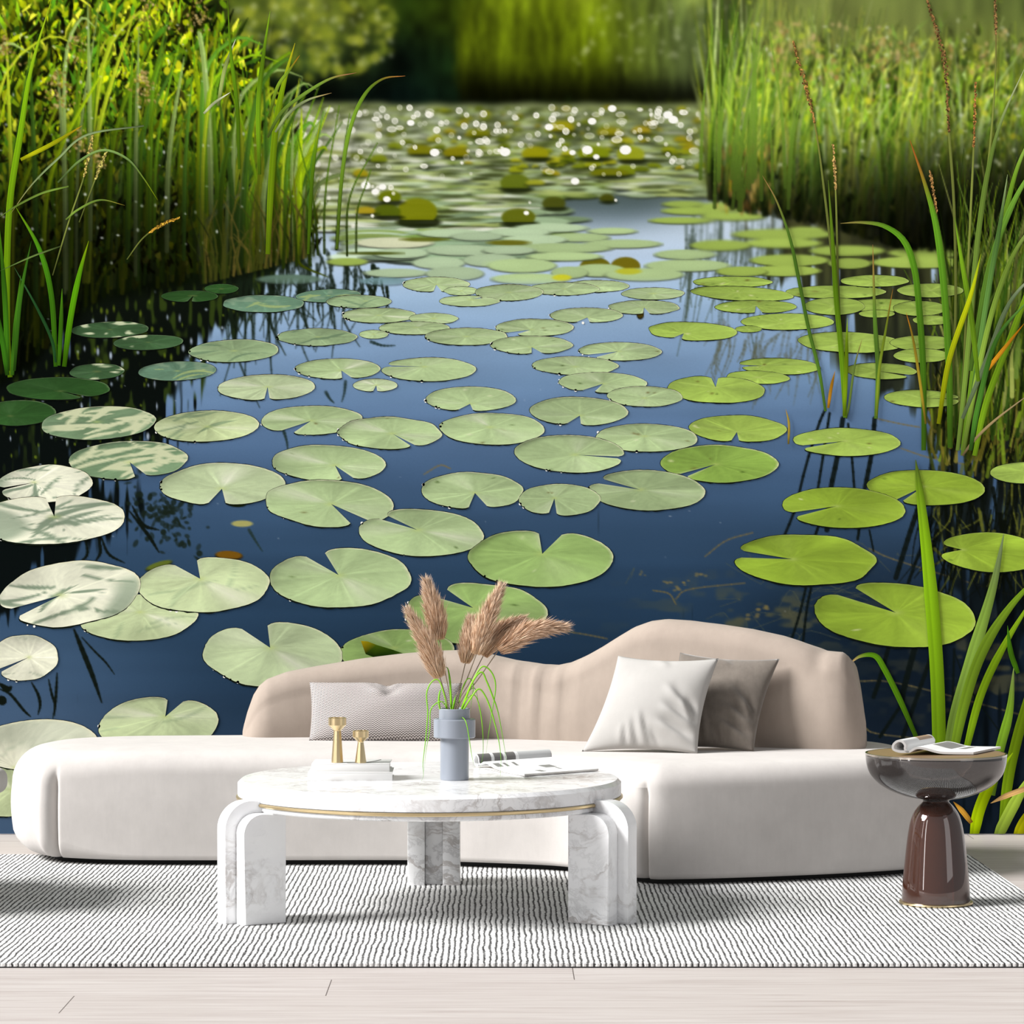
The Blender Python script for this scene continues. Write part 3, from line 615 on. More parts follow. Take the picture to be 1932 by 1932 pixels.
    # thin reeds standing in the water between the left bank and the pads
    for p, w in (([(600,480),(596,420),(588,360),(572,300),(560,250)],2.4),([(612,478),(612,400),(618,330),(630,260),(640,200)],2.2),([(635,470),(640,380),(650,280),(660,215)],3.0),([(655,482),(655,400),(668,350),(690,310),(712,270)],2.2),([(672,476),(674,400),(690,350),(700,320)],1.8),
                 ([(585,500),(582,430),(576,370)],3.4),([(560,500),(556,420),(545,340),(548,280)],2.6),([(535,505),(538,400),(540,300),(556,215)],3.2)):
        q = catmull(p, 14)
        stroke(img, q, np.linspace(w, .9, 14), np.array([c8(84, 120, 20) * (.4 + .6 * sstep(470, 300, u[1])) for u in q]), .95, 1.1)
    # root zone of the right hand clump
    for k in range(260):
        x = R.uniform(1755, 2000); y1 = R.uniform(780, 900); H = R.uniform(40, 260)
        c0 = c8(*R.choice([(126,120,40),(150,140,60),(100,120,30),(60,70,20),(24,28,12),(16,20,10),(130,160,40)])) * R.uniform(.5, 1)
        p = catmull([(x, y1), (x + R.normal(6, 12), y1 - H * .5), (x + R.normal(16, 30), y1 - H)], 6)
        stroke(img, p, np.linspace(R.uniform(1.5, 4), 1, 6), np.tile(c0, (6, 1)), .85, 1.1)
    for k in range(420):                                           # backing of the right hand clump
        x = 1790 + 220 * R.random(); y1 = 700 + R.uniform(-120, 130); H = R.uniform(120, 330); ln = R.normal(26, 40)
        c0 = c8(*R.choice([(136,164,36),(96,134,30),(120,150,60),(70,110,30),(40,60,16),(170,180,90)])) * R.uniform(.5, 1.05)
        p = catmull([(x, y1), (x + ln * .3, y1 - H * .5), (x + ln, y1 - H)], 7)
        stroke(img, p, np.linspace(R.uniform(1.6, 4.6), .7, 7), np.tile(c0, (7, 1)), .85, 1.0)
    # specks on the water
    for k in range(60):
        x, y = R.uniform(60, 1500), R.uniform(560, 1300)
        ell(img, x, y, R.uniform(.8, 1.8), R.uniform(.6, 1.2), c8(206, 216, 224), R.uniform(.2, .6), 1)
    ell(img, 457, 988, 20, 6, c8(176, 170, 96), .9, 1.0)
    for (x, y, a, b, rot, c) in ((445,947,20,8,.1,(52,70,14)),(432,1047,26,9,.05,(120,84,20)),(300,1066,26,7,-.3,(96,110,40)),(30,948,34,9,-.15,(84,120,14)),(1208,592,7,9,0,(74,62,14))):
        ell(img, x, y + 2, a, b, c8(*c) * .3, .9, 1, rot); ell(img, x, y, a * .95, b * .85, c8(*c), .95, 1, rot)
    return np.clip(img, 0.004, 1)

_vn = vnoise(512, 512, 8, 8, 91); _vf = vnoise(512, 512, 2.2, 2.2, 92)
def vn(x, y, s=.25): return float(_vn[int(y * s) % 512, int(x * s) % 512])
def smp(N, x, y):
    xi = np.floor(x).astype(int); yi = np.floor(y).astype(int); fx = x - xi; fy = y - yi
    g = lambda i, j: N[j % 512, i % 512]
    return (g(xi, yi) * (1 - fx) + g(xi + 1, yi) * fx) * (1 - fy) + (g(xi, yi + 1) * (1 - fx) + g(xi + 1, yi + 1) * fx) * fy

# cx, cy, a, b, tilt, apex x, apex y, notch from, notch to (degrees, 0 right, 90 down), kind, glare bearing (or None)
PADS = [
 (1382,532,74,10,0,1382,532,0,0,'y',None),(823,537,63,14,0,823,537,80,95,'c',None),(1125,540,62,11,0,1125,540,0,0,'c',None),(1065,545,65,12,0,1065,545,0,0,'c',None),(418,545,32,9,0,418,545,0,0,'k',None),
 (870,549,32,8,0,870,549,0,0,'c',None),(1755,548,62,13,0,1755,548,0,0,'y',None),(1576,551,95,12,0,1576,551,0,0,'y',None),(960,552,65,15,0,960,552,0,0,'c',None),(1400,554,97,13,3,1390,552,0,0,'y',None),(1232,554,59,11,0,1232,554,0,0,'c',None),
 (620,558,62,12,-2,620,558,0,0,'s',None),(358,559,53,11,0,365,558,85,95,'k',None),(885,568,56,10,0,890,565,300,312,'c',None),(677,569,62,12,0,690,568,0,0,'h',None),(497,573,77,16,0,497,573,0,0,'s',None),(1650,530,64,11,0,1650,530,0,0,'y',None),
 (1665,576,75,12,0,1665,576,0,0,'y',None),(1735,582,50,14,0,1735,582,0,0,'y',None),(1574,578,57,16,0,1574,578,0,0,'y',None),(1426,579,77,12,0,1426,577,80,92,'y',None),(1215,580,67,13,0,1215,580,80,92,'c',None),(1654,592,34,7,0,1654,592,0,0,'y',None),
 (1106,595,69,14,0,1108,599,84,106,'c',None),(715,595,70,14,0,715,595,0,0,'c',20),(818,601,46,10,0,818,601,0,0,'c',None),(1757,604,35,9,0,1757,604,0,0,'y',None),(1486,607,88,15,0,1475,610,0,0,'y',None),(1009,618,74,16,0,1002,622,120,140,'c',None),
 (782,619,67,12,0,785,618,0,0,'c',None),(1412,621,25,6,0,1412,621,0,0,'y',None),(208,622,73,15,-2,208,622,0,0,'d',None),(1307,625,84,17,2,1290,629,106,119,'y',None),(705,631,27,8,0,705,631,0,0,'c',None),(880,635,78,16,0,880,635,0,0,'c',None),(598,636,75,16,0,600,636,0,0,'h',None),
 (280,646,66,14,-2,280,646,0,0,'d',None),(1603,646,98,19,2,1600,646,0,0,'y',None),(1740,647,60,14,0,1740,647,0,0,'y',None),(1003,651,77,17,0,1003,655,74,90,'c',None),(442,662,84,21,-2,442,662,0,0,'h',None),(1170,663,78,17,1,1167,663,130,152,'c',None),(1738,671,52,13,0,1738,671,0,0,'y',None),
 (1085,690,81,17,1,1085,692,0,0,'c',None),(1470,691,77,15,2,1440,690,166,180,'y',None),(638,696,81,19,0,644,699,70,84,'c',300),(809,697,89,22,0,800,692,196,203,'c',None),(335,700,73,18,-2,335,700,0,0,'s',None),(1662,700,68,15,2,1655,700,24,38,'y',None),(183,701,51,15,-2,183,701,0,0,'d',None),
 (1430,712,59,12,2,1430,712,0,0,'y',None),(1137,722,84,19,1,1138,724,101,120,'c',None),(708,727,42,12,0,710,727,84,96,'p',None),(503,731,92,24,-1,505,730,86,93,'p',200),(110,733,98,21,0,115,738,52,60,'k',None),(1351,735,93,25,2,1350,731,263,272,'y',None),(1217,748,71,19,1,1216,751,0,0,'c',None),
 (1740,752,72,16,2,1740,752,350,358,'y',None),(888,753,86,23,0,887,762,87,107,'c',None),(1092,776,92,27,1,1094,784,87,105,'c',None),(35,779,70,24,-2,20,785,0,0,'k',None),(588,793,97,27,-1,587,794,113,131,'c',200),(186,798,108,31,-3,183,796,0,0,'d2',None),(390,804,99,29,-2,392,805,0,0,'h2',10),
 (929,809,98,30,1,925,806,0,0,'c',243),(1392,809,92,25,2,1390,815,88,98,'y',None),(735,817,98,30,1,740,818,56,62,'c',218),(1220,826,97,26,1,1216,823,0,0,'c',None),(1597,834,101,26,1,1595,832,148,160,'y',None),(1076,856,105,35,2,1085,858,4,11,'c',None),(242,868,112,36,-2,245,872,70,83,'d2',30),
 (620,874,108,34,2,632,878,60,74,'c',215),(1357,875,110,35,1,1350,876,128,139,'y2',None),(1935,892,67,20,0,1935,890,0,0,'y',None),(85,913,90,35,-3,65,910,168,175,'w',10),(420,914,117,40,-1,419,922,87,105,'p',280),(1747,920,111,33,2,1742,918,116,124,'Y',None),(1220,925,109,38,2,1208,924,197,212,'c',None),
 (891,926,96,35,1,896,930,70,94,'c',None),(1056,943,77,30,0,1046,940,95,108,'c',None),(622,950,122,44,3,625,951,46,67,'c',215),(1591,958,116,38,2,1578,955,146,159,'Y',None),(97,980,140,46,-2,103,975,266,275,'w',20),(795,1005,118,44,2,788,1000,218,231,'c',20),(1870,1042,100,37,3,1815,1037,170,194,'Y',None),
 (1020,1053,137,54,1,1023,1045,268,289,'c2',None),(1517,1056,135,48,2,1495,1055,180,197,'Y',None),(642,1090,133,56,-1,639,1085,237,256,'c',55),(262,1165,112,43,-3,265,1155,0,0,'w2',40),(385,1103,124,52,-2,378,1092,240,264,'w2',50),(132,1120,134,60,-7,115,1123,146,164,'w',0),(898,1158,135,58,1,893,1147,221,242,'c2',215),
 (1688,1160,153,60,5,1690,1156,213,235,'Y',None),(750,1230,108,42,-2,745,1222,0,0,'c2',230),(515,1234,131,62,2,510,1222,238,264,'p',50),(45,1241,65,43,-3,55,1240,140,150,'w',300),(300,1365,113,51,-3,312,1352,281,299,'w2',190),(15,1492,80,48,-3,25,1490,0,0,'w2',230),(70,1405,115,48,-3,30,1448,0,0,'w',290),
]
PADCOL = {'y': (154,180,90), 'Y': (148,176,64), 'y2': (138,170,84), 'c': (170,191,140), 'c2': (150,179,106), 'p': (188,204,160), 'w': (220,221,198), 'w2': (190,204,158), 'h': (150,174,130), 'h2': (186,200,150), 's': (98,130,106), 'd': (62,92,58), 'd2': (112,138,104), 'k': (46,80,38)}

def pad_mesh(spec, seed):
    """vertices (print units), faces, colours of one printed pad"""
    cx, cy, a, b, tilt, px, py, n0, n1, kind, gl = spec
    R = np.random.default_rng(seed)
    nt = 96 if a > 60 else 56
    nr = 16 if a > 60 else 8
    th = math.radians(tilt)
    notch = n1 > n0
    if notch: tt = np.radians(np.linspace(n1, n0 + 360, nt))
    else: tt = np.radians(np.linspace(0, 360, nt, endpoint=False))
    k = np.arange(nt); per = 2 * math.pi
    wob = 1 + sum(R.normal(0, .006) * np.sin(m * tt + R.uniform(0, 6.3)) for m in range(2, 9)) + R.normal(0, .0025, nt)
    if notch:                                                       # lobes round off at the cut
        e = np.minimum(k, nt - 1 - k) / nt; wob *= 1 - .13 * np.exp(-(e / .014))
    ex = a * np.cos(tt) * wob; ey = b * np.sin(tt) * wob
    rx = cx + ex * math.cos(th) - ey * math.sin(th); ry = cy + ex * math.sin(th) + ey * math.cos(th)
    ss = np.concatenate([np.linspace(0, .9, nr - 3), [.945, .975, 1.0]])
    bow = 0.0
    X = px + ss[:, None] * (rx - px); Y = py + ss[:, None] * (ry - py)
    if notch:                                                       # the cut curves a little
        cv = np.zeros(nt); cv[0] = 1; cv[1] = .6; cv[-1] = 1; cv[-2] = .6
    S = np.broadcast_to(ss[:, None], X.shape)
    ang = np.arctan2((Y - py) * (a / b), X - px + 1e-6)
    if S.shape[0]: ang[0] = np.arctan2((ry - py) * (a / b), rx - px)
    base = c8(*PADCOL[kind]) * R.uniform(.97, 1.04)
    col = np.tile(base, X.shape + (1,)).astype(np.float32)
    # veins and soft mottling
    vv = np.zeros_like(X)
    for m in (11, 17, 23, 31): vv += R.normal(0, .6) * np.sin(m * ang + R.uniform(0, 6.3))
    mot = smp(_vn, X * .10 + seed * 17, Y * .22) - .5
    fin = smp(_vf, X * .55 + seed * 5, Y * .8) - .5
    amp = np.clip(S * 3, 0, 1)
    rad = smp(_vf, ang * 7.0 + seed * 3, S * 1.2 + seed) - .5
    mv = sum(np.exp(-(np.angle(np.exp(1j * (ang - R.uniform(0, 6.3)))) * S * a / 1.6) ** 2) for _ in range(7))
    col *= (1 + .012 * vv * amp + .15 * rad * amp + .17 * mot + .08 * fin + .085 * mv * sstep(.05, .3, S) * sstep(1, .8, S))[..., None]
    half = np.cos(ang - math.radians(250)) 
    col *= (1 - .05 * half * S)[..., None]
    dkb = np.exp(-((1 - S) / .10) ** 2) * sstep(.35, .95, np.cos(ang - math.radians(R.uniform(215, 275)))) * R.uniform(0, .34)
    col *= (1 - dkb * (kind not in ('w',)))[..., None]
    if kind in ('Y', 'y', 'y2', 'c2', 'c') and a > 70:
        for _ in range(R.integers(1, 6)):
            t_, s_ = R.uniform(0, 6.28), R.uniform(.2, .95); x_, y_ = cx + a * s_ * math.cos(t_), cy + b * s_ * math.sin(t_); r_ = R.uniform(1.2, 4)
            col += (c8(*[(96, 84, 40), (60, 84, 30), (226, 226, 190)][R.integers(0, 3)]) - col) * (.75 * np.exp(-(((X - x_) / r_) ** 2 + ((Y - y_) / (r_ * .5)) ** 2)))[..., None]
    # sheen towards the bright sky
    g0 = math.radians(gl) if gl is not None else R.uniform(0, 6.3)
    ga = {'w': .55, 'w2': .8, 'p': .7, 'c': .6 if gl is not None else .26, 'c2': .34, 'h2': .5}.get(kind, .07)
    da = np.angle(np.exp(1j * (ang - g0)))
    lobe = np.exp(-(da / .30) ** 2) * np.where(da > 0, 1, .75) + .5 * np.exp(-(np.angle(np.exp(1j * (ang - g0 - 2.9))) / .45) ** 2)
    lobe = lobe * sstep(.02, .3, S) * (1 - .5 * S ** 2) * (.65 + .8 * (smp(_vf, ang * 9 + 40, S * 3 + seed) - .2))
    hi = c8(240, 238, 222)
    col += (hi - col) * np.clip(lobe * ga, 0, .92)[..., None]
    if kind in ('y', 'Y', 'y2'):
        col *= (1 + .07 * sstep(-.2, .9, np.sin(ang * 2 + g0)) * S)[..., None] * np.array([1, 1, .92], np.float32)
    # shadows of the reeds lying over the leaf
    if kind in ('d2', 'h', 'h2', 'w', 'd', 's', 'w2'):
        def streaks(n, w0, w1, spread, sharp):
            q = np.zeros_like(X)
            for _ in range(n):
                x0, y0 = cx + R.uniform(-1, 1) * a * .95, cy + R.uniform(-1, 1) * b * .95; an = R.normal(-.42, spread); L = a * R.uniform(.25, .75); w = a * R.uniform(w0, w1); kk = R.normal(0, .35) / a
                dx = X - x0; dy = (Y - y0) * 1.9; l = dx * math.cos(an) + dy * math.sin(an); t = -dx * math.sin(an) + dy * math.cos(an) + kk * l * l
                q = np.maximum(q, np.clip((1 - np.abs(t) / (w * np.clip(1 - (l / L) ** 2, .02, 1))) * sharp, 0, 1) * (np.abs(l) < L))
            return q
        blob = sstep(.50, .66, smp(_vn, X * .055 + seed * 31, Y * .13 + 7))
        if kind in ('d', 's'):
            sp = smp(_vf, X * .16 + seed * 9, Y * .36); lit = sstep(.64, .76, sp) * (1 if kind == 'd' else .25) * sstep(.1, .5, S)
            col += (c8(212, 218, 180) - col) * (lit * .9)[..., None]
            if kind == 's': col += (c8(176, 190, 116) - col) * (np.maximum(streaks(4, .05, .09, .3, 2), 0) * .65 * (Y > cy - b * .2))[..., None]
        elif kind == 'd2':
            q = np.maximum(streaks(15, .05, .11, .45, 2.2), .0) * (1 - .5 * blob)
            col += (c8(212, 216, 176) - col) * (q * .9)[..., None]
        else:
            k_ = {'h': .55, 'h2': .5, 'w': .75, 'w2': .22}[kind]; n_ = {'h': 4, 'h2': 6, 'w': 11, 'w2': 4}[kind]
            if kind == 'w' and cy > 1190: k_, n_ = .28, 5
            q = np.maximum(streaks(n_, .03, .085, .55, 2.0), blob * .75 * (kind == 'w'))
            shc = c8(104, 134, 104) if kind != 'w' else c8(112, 136, 110)
            col += (shc * (.9 + .25 * mot[..., None]) - col) * (q * k_)[..., None]
    # centre and rim
    cen = np.exp(-(np.hypot((X - px), (Y - py) * (a / b)) / (a * .07)) ** 2)
    col += (c8(190, 205, 120) * (.6 if kind in ('k', 'd') else 1) - col) * (cen * .55)[..., None]
    up = sstep(-.2, .8, -np.sin(tt) * .8 + np.cos(tt) * .6)
    rimb = (.18 + .6 * up) * (.35 if kind in ('k', 'd', 's', 'y', 'Y') else 1) * (.5 + R.random(nt) * .8)
    col[-1] += (c8(238, 232, 200) - col[-1]) * np.clip(rimb, 0, .95)[:, None]
    col[-2] += (c8(226, 226, 190) - col[-2]) * np.clip(rimb * .5, 0, .9)[:, None]
    if notch:
        for j_, f_ in ((0, .5), (-1, .8), (1, .2), (-2, .3)):
            w_ = (f_ * sstep(.15, .5, ss) * (.25 if kind in ('k', 'y', 'Y') else .55))[:, None]; col[:, j_] += (c8(236, 234, 206) - col[:, j_]) * w_
    # dark waterline under the lip
    wl = (.7 + a * .014 * np.clip(np.sin(tt) * .9 - np.cos(tt) * .35, 0, 1) + a * .002) * (.6 + .8 * R.random(nt))
    nx = (rx - cx) / a; ny = (ry - cy) / b
    dX = rx + nx * wl * .7 + 0; dY = ry + ny * wl
    dcol = np.tile(c8(20, 26, 18), (nt, 1)).astype(np.float32)
    X = np.vstack([X, rx[None], dX[None]]); Y = np.vstack([Y, ry[None], dY[None]])
    col = np.concatenate([col, dcol[None], dcol[None]], 0)
    n_r = X.shape[0]
    faces = []
    lim = nt - 1 if notch else nt
    for i in range(n_r - 1):
        if i == n_r - 3: continue
        for j in range(lim):
            j2 = (j + 1) % nt
            faces.append((i * nt + j, i * nt + j2, (i + 1) * nt + j2, (i + 1) * nt + j))
    V = np.stack([X.ravel(), Y.ravel()], -1); Cc = np.clip(col.reshape(-1, 3), .01, 1)
    # sparkling drops at the lower lip
    if kind in ('c', 'p', 'w', 'w2', 'h', 'd2', 'h2', 'c2') and a > 60:
        V = list(map(tuple, V)); Cc = list(map(tuple, Cc))
        for q in range(R.integers(2, 6)):
            t = math.radians(R.uniform(95, 200)); r = R.uniform(1.2, 3.0)
            x = cx + a * 1.0 * math.cos(t); y = cy + b * 1.03 * math.sin(t) + a * math.cos(t) * math.sin(th)
            n0_ = len(V); V.append((x, y)); Cc.append((1, 1, .97))
            for w in range(8): V.append((x + r * math.cos(w * .785), y + r * math.sin(w * .785))); Cc.append((.96, .96, .92))
            for w in range(8): faces.append((n0_, n0_ + 1 + w, n0_ + 1 + (w + 1) % 8))
        V = np.array(V); Cc = np.array(Cc, dtype=np.float32)
    return V, faces, Cc

# painted blades in front: points tip..root, half width, colour, tip colour
def K(*c): return c
BLADES = [
 ([(1727,868),(1735,930),(1752,1080),(1766,1250),(1771,1400),(1771,1580)],13,(122,164,24),(96,120,40)),
 ([(1893,1008),(1872,1110),(1832,1245),(1800,1360),(1785,1470)],12,(120,150,60),(140,160,110)),
 ([(1975,1070),(1905,1145),(1852,1230),(1818,1330),(1792,1450)],10,(124,158,40),(112,150,30)),
 ([(1960,1110),(1895,1215),(1850,1310),(1818,1430)],7.5,(130,168,26),(120,150,30)),
 ([(1599,1255),(1622,1238),(1650,1237),(1668,1262),(1698,1322),(1730,1395)],5.5,(84,132,22),(206,160,120)),
 ([(1912,1258),(1904,1340),(1884,1420),(1870,1500)],9,(112,150,40),(150,176,90)),
 ([(1965,1220),(1935,1330),(1905,1450),(1890,1560)],10,(110,140,20),(120,160,40)),
 ([(1900,1180),(1906,1230),(1920,1270)],5,(70,120,20),(60,110,20)),
 ([(1910,1420),(1868,1480),(1846,1530),(1836,1582)],11,(150,176,10),(140,170,20)),
 ([(1975,1420),(1925,1495),(1895,1550),(1880,1582)],11,(146,172,60),(170,190,90)),
 ([(1975,1500),(1935,1545),(1916,1582)],10,(140,140,10),(140,150,10)),
 ([(1868,1515),(1900,1500),(1960,1478)],5,(206,164,104),(200,160,96)),
 ([(1798,1512),(1815,1530),(1832,1552)],5,(190,140,50),(170,120,40)),
 ([(1438,332),(1465,380),(1490,450),(1505,520),(1525,620),(1545,700),(1557,776)],3.4,(84,124,40),(150,110,70)),
 ([(1585,422),(1625,420),(1668,427),(1705,455),(1725,510),(1735,600),(1742,720),(1742,850)],6,(84,134,30),(170,150,80)),
 ([(1646,462),(1650,600),(1656,700),(1652,790)],4.5,(92,130,44),(150,110,60)),
 ([(1684,545),(1671,620),(1658,700),(1653,785)],2.6,(120,140,40),(190,130,50)),
 ([(1709,590),(1722,640),(1735,720),(1746,800)],2.6,(150,130,40),(200,120,30)),
 ([(1626,640),(1612,690),(1602,760),(1596,790)],2.2,(90,110,50),(160,130,80)),
 ([(1716,265),(1745,350),(1766,430),(1780,540),(1790,700),(1792,845)],6.5,(90,140,34),(170,90,40)),
 ([(1562,340),(1570,450),(1577,560),(1588,680),(1594,788)],5,(100,140,24),(96,120,40)),
 ([(1598,600),(1596,690),(1592,785)],4,(110,140,20),(120,150,30)),
 ([(1575,700),(1568,730),(1562,770)],3,(170,120,30),(200,150,50)),
 ([(1482,772),(1488,800),(1487,838)],2.2,(150,130,50),(190,150,60)),
 ([(1932,130),(1888,230),(1862,330),(1842,470),(1822,700),(1806,850)],5,(120,150,60),(190,200,150)),
 ([(1990,190),(1925,300),(1890,430),(1850,600),(1815,850)],5,(110,150,40),(180,190,130)),
 ([(2000,260),(1935,340),(1895,420),(1862,520),(1830,700)],5.5,(104,148,50),(150,180,110)),
 ([(1900,330),(1885,430),(1862,560),(1832,760)],5,(90,130,60),(160,180,120)),
 ([(2010,380),(1930,450),(1880,560),(1845,700),(1815,860)],5,(130,160,60),(190,200,150)),
 ([(1970,500),(1905,570),(1860,680),(1815,790)],4.5,(110,130,90),(200,205,180)),
 ([(1985,440),(1950,520),(1905,640),(1860,760),(1838,860)],6,(120,160,30),(120,160,30)),
 ([(1800,410),(1815,500),(1832,600),(1845,720)],5,(110,150,30),(120,160,40)),
 ([(1850,480),(1830,560),(1790,680),(1770,800)],5,(176,186,20),(150,170,30)),
 ([(1932,610),(1900,650),(1868,690),(1856,705)],4,(190,130,30),(210,130,20)),
 ([(1960,730),(1880,790),(1838,830),(1815,860)],2.6,(150,130,90),(170,150,110)),
 ([(1945,560),(1880,640),(1846,760),(1830,850)],5,(70,120,40),(90,130,60)),
 ([(98,0),(60,130),(40,250),(18,400),(14,600),(20,712)],6,(120,166,20),(150,180,30)),
 ([(168,455),(150,520),(134,600),(122,692)],5.5,(80,140,14),(150,180,20)),
 ([(30,390),(75,470),(98,560),(106,692)],5,(66,124,20),(110,150,20)),
 ([(28,505),(70,580),(98,640),(106,684)],3,(40,84,40),(60,100,60)),
 ([(118,545),(116,610),(112,690)],4,(64,116,20),(70,120,20)),
 ([(0,430),(10,560),(16,700)],5,(56,106,20),(70,120,20)),
 ([(40,520),(30,620),(24,708)],4.5,(60,110,24),(70,120,24)),
 ([(-20,520),(5,640),(15,708)],5,(50,100,20),(60,110,20)),
 ([(60,455),(40,560),(28,700)],3.5,(54,100,24),(60,110,30)),
 ([(20,405),(60,350),(110,300),(165,255),(272,238)],2.0,(130,150,100),(190,180,100)),
 ([(298,378),(270,335),(240,300),(195,284),(150,305),(110,345)],2.2,(120,150,80),(150,170,20)),
 ([(156,238),(100,272),(40,302)],4,(176,180,20),(220,170,30)),
 ([(236,388),(190,378),(150,395),(125,415)],2.0,(120,150,60),(180,160,60)),
 ([(0,410),(30,390),(80,365),(130,352)],2.0,(120,150,60),(120,150,70)),
 ([(0,512),(60,485),(115,465)],1.6,(96,120,60),(90,120,60)),
 ([(510,22),(497,110),(488,200),(490,330)],4.5,(104,144,24),(120,160,30)),
 ([(557,82),(538,150),(522,230),(512,350),(506,480)],6,(126,160,20),(170,160,30)),
 ([(566,105),(545,135),(524,165),(508,220)],3.2,(120,150,40),(220,150,40)),
 ([(765,144),(722,150),(688,180),(662,240),(646,330),(636,470)],3.6,(110,146,40),(190,120,60)),
 ([(673,138),(622,150),(565,185),(530,215),(505,260)],3.4,(110,140,50),(170,110,80)),
 ([(626,176),(580,190),(545,215),(520,250)],2.8,(150,165,110),(170,140,90)),
 ([(445,75),(425,130),(412,200)],3.6,(150,165,90),(220,220,200)),
 ([(435,175),(405,195),(385,215)],2.6,(190,200,150),(230,230,210)),
 ([(430,0),(436,100),(448,200),(452,320)],3.6,(90,130,20),(100,140,20)),
 ([(605,225),(590,330),(582,480)],3.4,(84,120,20),(150,160,30)),
]
STEMS = [   # stem points tip..root, half width, share of the length that carries seeds, head half width
 ([(1497,82),(1535,225),(1556,370),(1575,540),(1590,700),(1596,788)],2.4,.22,10,(150,112,60)),
 ([(1572,276),(1577,380),(1582,560),(1592,784)],2.0,.17,6,(176,142,84)),
 ([(1750,4),(1780,110),(1790,250),(1800,400),(1802,600),(1790,838)],2.6,.30,10,(120,88,52)),
 ([(1840,158),(1836,290),(1826,500),(1812,838)],2.2,.18,6,(160,112,60)),
 ([(1877,-10),(1878,120),(1868,270),(1846,460),(1826,760)],2.0,.10,7,(130,100,60)),
 ([(1754,324),(1765,392),(1770,470)],1.2,.55,6,(160,120,70)),
 ([(336,412),(305,425),(270,450),(240,490)],1.3,.5,7,(186,140,50)),
 ([(175,255),(160,330),(130,420),(100,520)],1.4,.3,8,(180,160,84)),
 ([(200,290),(180,340),(150,420)],1.3,.4,8,(172,160,84)),
]

def blade_mesh(pts, hw, col, tip, seed):
    R = np.random.default_rng(seed); n = 30
    p = catmull(pts, n); t = np.linspace(0, 1, n)
    d = np.gradient(p, axis=0); d /= np.linalg.norm(d, axis=1)[:, None] + 1e-9; nr = np.stack([-d[:, 1], d[:, 0]], -1)
    w = hw * np.clip(np.minimum(1, (t / .45) ** .75), .06, 1) * (1 - .25 * sstep(.75, 1, t))
    c = c8(*tip)[None] * (1 - sstep(0, .35, t))[:, None] + c8(*col)[None] * sstep(0, .35, t)[:, None]
    c = c * (1 + .14 * np.sin(t * R.uniform(4, 9) + R.uniform(0, 6)))[:, None] * (1 - .25 * sstep(.8, 1, t))[:, None]
    V = []; Cc = []
    for s, f in ((-1, .76), (-.3, .95), (.15, 1.06), (.4, .94), (1, 1.10)):
        V.append(p + nr * (w * s)[:, None]); Cc.append(np.clip(c * f, .01, 1))
    V = np.concatenate(V); Cc = np.concatenate(Cc); F = []
    for b in range(4):
        for i in range(n - 1): F.append((b * n + i, b * n + i + 1, (b + 1) * n + i + 1, (b + 1) * n + i))
    return V, F, Cc

def seed_mesh(pts, share, hw, col, seed):
    R = np.random.default_rng(seed); p = catmull(pts, 60); V = []; F = []; Cc = []
    L = np.concatenate([[0], np.cumsum(np.linalg.norm(np.diff(p, axis=0), axis=1))]); tot = L[-1] * share
    for k in range(int(40 + tot * .7)):
        s = R.random() * tot; i = int(np.searchsorted(L, s)); i = min(i, 58)
        d = p[i + 1] - p[i]; d /= np.linalg.norm(d) + 1e-9
        sd = R.choice([-1, 1]); tt = s / tot
        q = p[i] + (p[i + 1] - p[i]) * ((s - L[i]) / (L[i + 1] - L[i] + 1e-9)) + np.array([-d[1], d[0]]) * sd * R.random() * hw * .55 * math.sin(math.pi * (.15 + .7 * tt))
        a = math.atan2(-d[1], -d[0]) + sd * R.uniform(.15, .7); l = R.uniform(3.5, 7); w = R.uniform(1, 2)
        u = np.array([math.cos(a), math.sin(a)]); v = np.array([-u[1], u[0]]); b = len(V)
        V += [q, q + u * l * .5 + v * w, q + u * l, q + u * l * .5 - v * w]; F.append((b, b + 1, b + 2, b + 3))
        c = np.clip(c8(*col) * R.uniform(.55, 1.5), .01, 1); Cc += [c * .8, c, c * 1.1, c]
    return np.array(V), F, np.clip(np.array(Cc), .01, 1)

# ---------------------------------------------------------------- the room
WALL = 11.19
o = box('floor', (0, 7.2, -.05), (9.0, 8.2, .1), M['floor'], None, 0); o['kind'] = 'structure'
o = box('wall_back', (0, WALL + .06, 1.75), (9.0, .12, 3.7), plain('white_plaster', G1(.8), .9), None, 0); o['kind'] = 'structure'

# ---------------------------------------------------------------- the mural
PW = FPX / WALL
def wall_xyz(V, off):
    V = np.asarray(V, float); return np.stack([(V[:, 0] - PX0) / PW, WALL - np.broadcast_to(off, (len(V),)), HC - (V[:, 1] - PY0) / PW], -1)
PRINT = 1.0
def pmesh(name, V, F, C, off, parent):
    o = mesh(name, wall_xyz(V, off), F, M['print'], parent, False); colour(o.data, lin(C) * PRINT); return o
BOT = PY0 + (HC - .004) * PW
img = paint_base()
yy, xx = np.mgrid[0:MH, 0:MW]; V2 = np.stack([MX0 + RS * xx.ravel(), np.minimum(MY0 + RS * yy.ravel(), BOT)], -1)
mural = empty('pond_mural', (0, WALL, 1.6), 'photographic wall mural of a sunlit pond with lily pads and reeds covering the back wall', 'wall mural')
me = bpy.data.meshes.new('printed_wallpaper'); nv = MW * MH; nf = (MW - 1) * (MH - 1)
me.vertices.add(nv); me.vertices.foreach_set('co', wall_xyz(V2, .003).astype(np.float32).ravel())
i0 = (yy[:-1, :-1] * MW + xx[:-1, :-1]).ravel(); Q = np.stack([i0, i0 + MW, i0 + MW + 1, i0 + 1], -1).astype(np.int32)
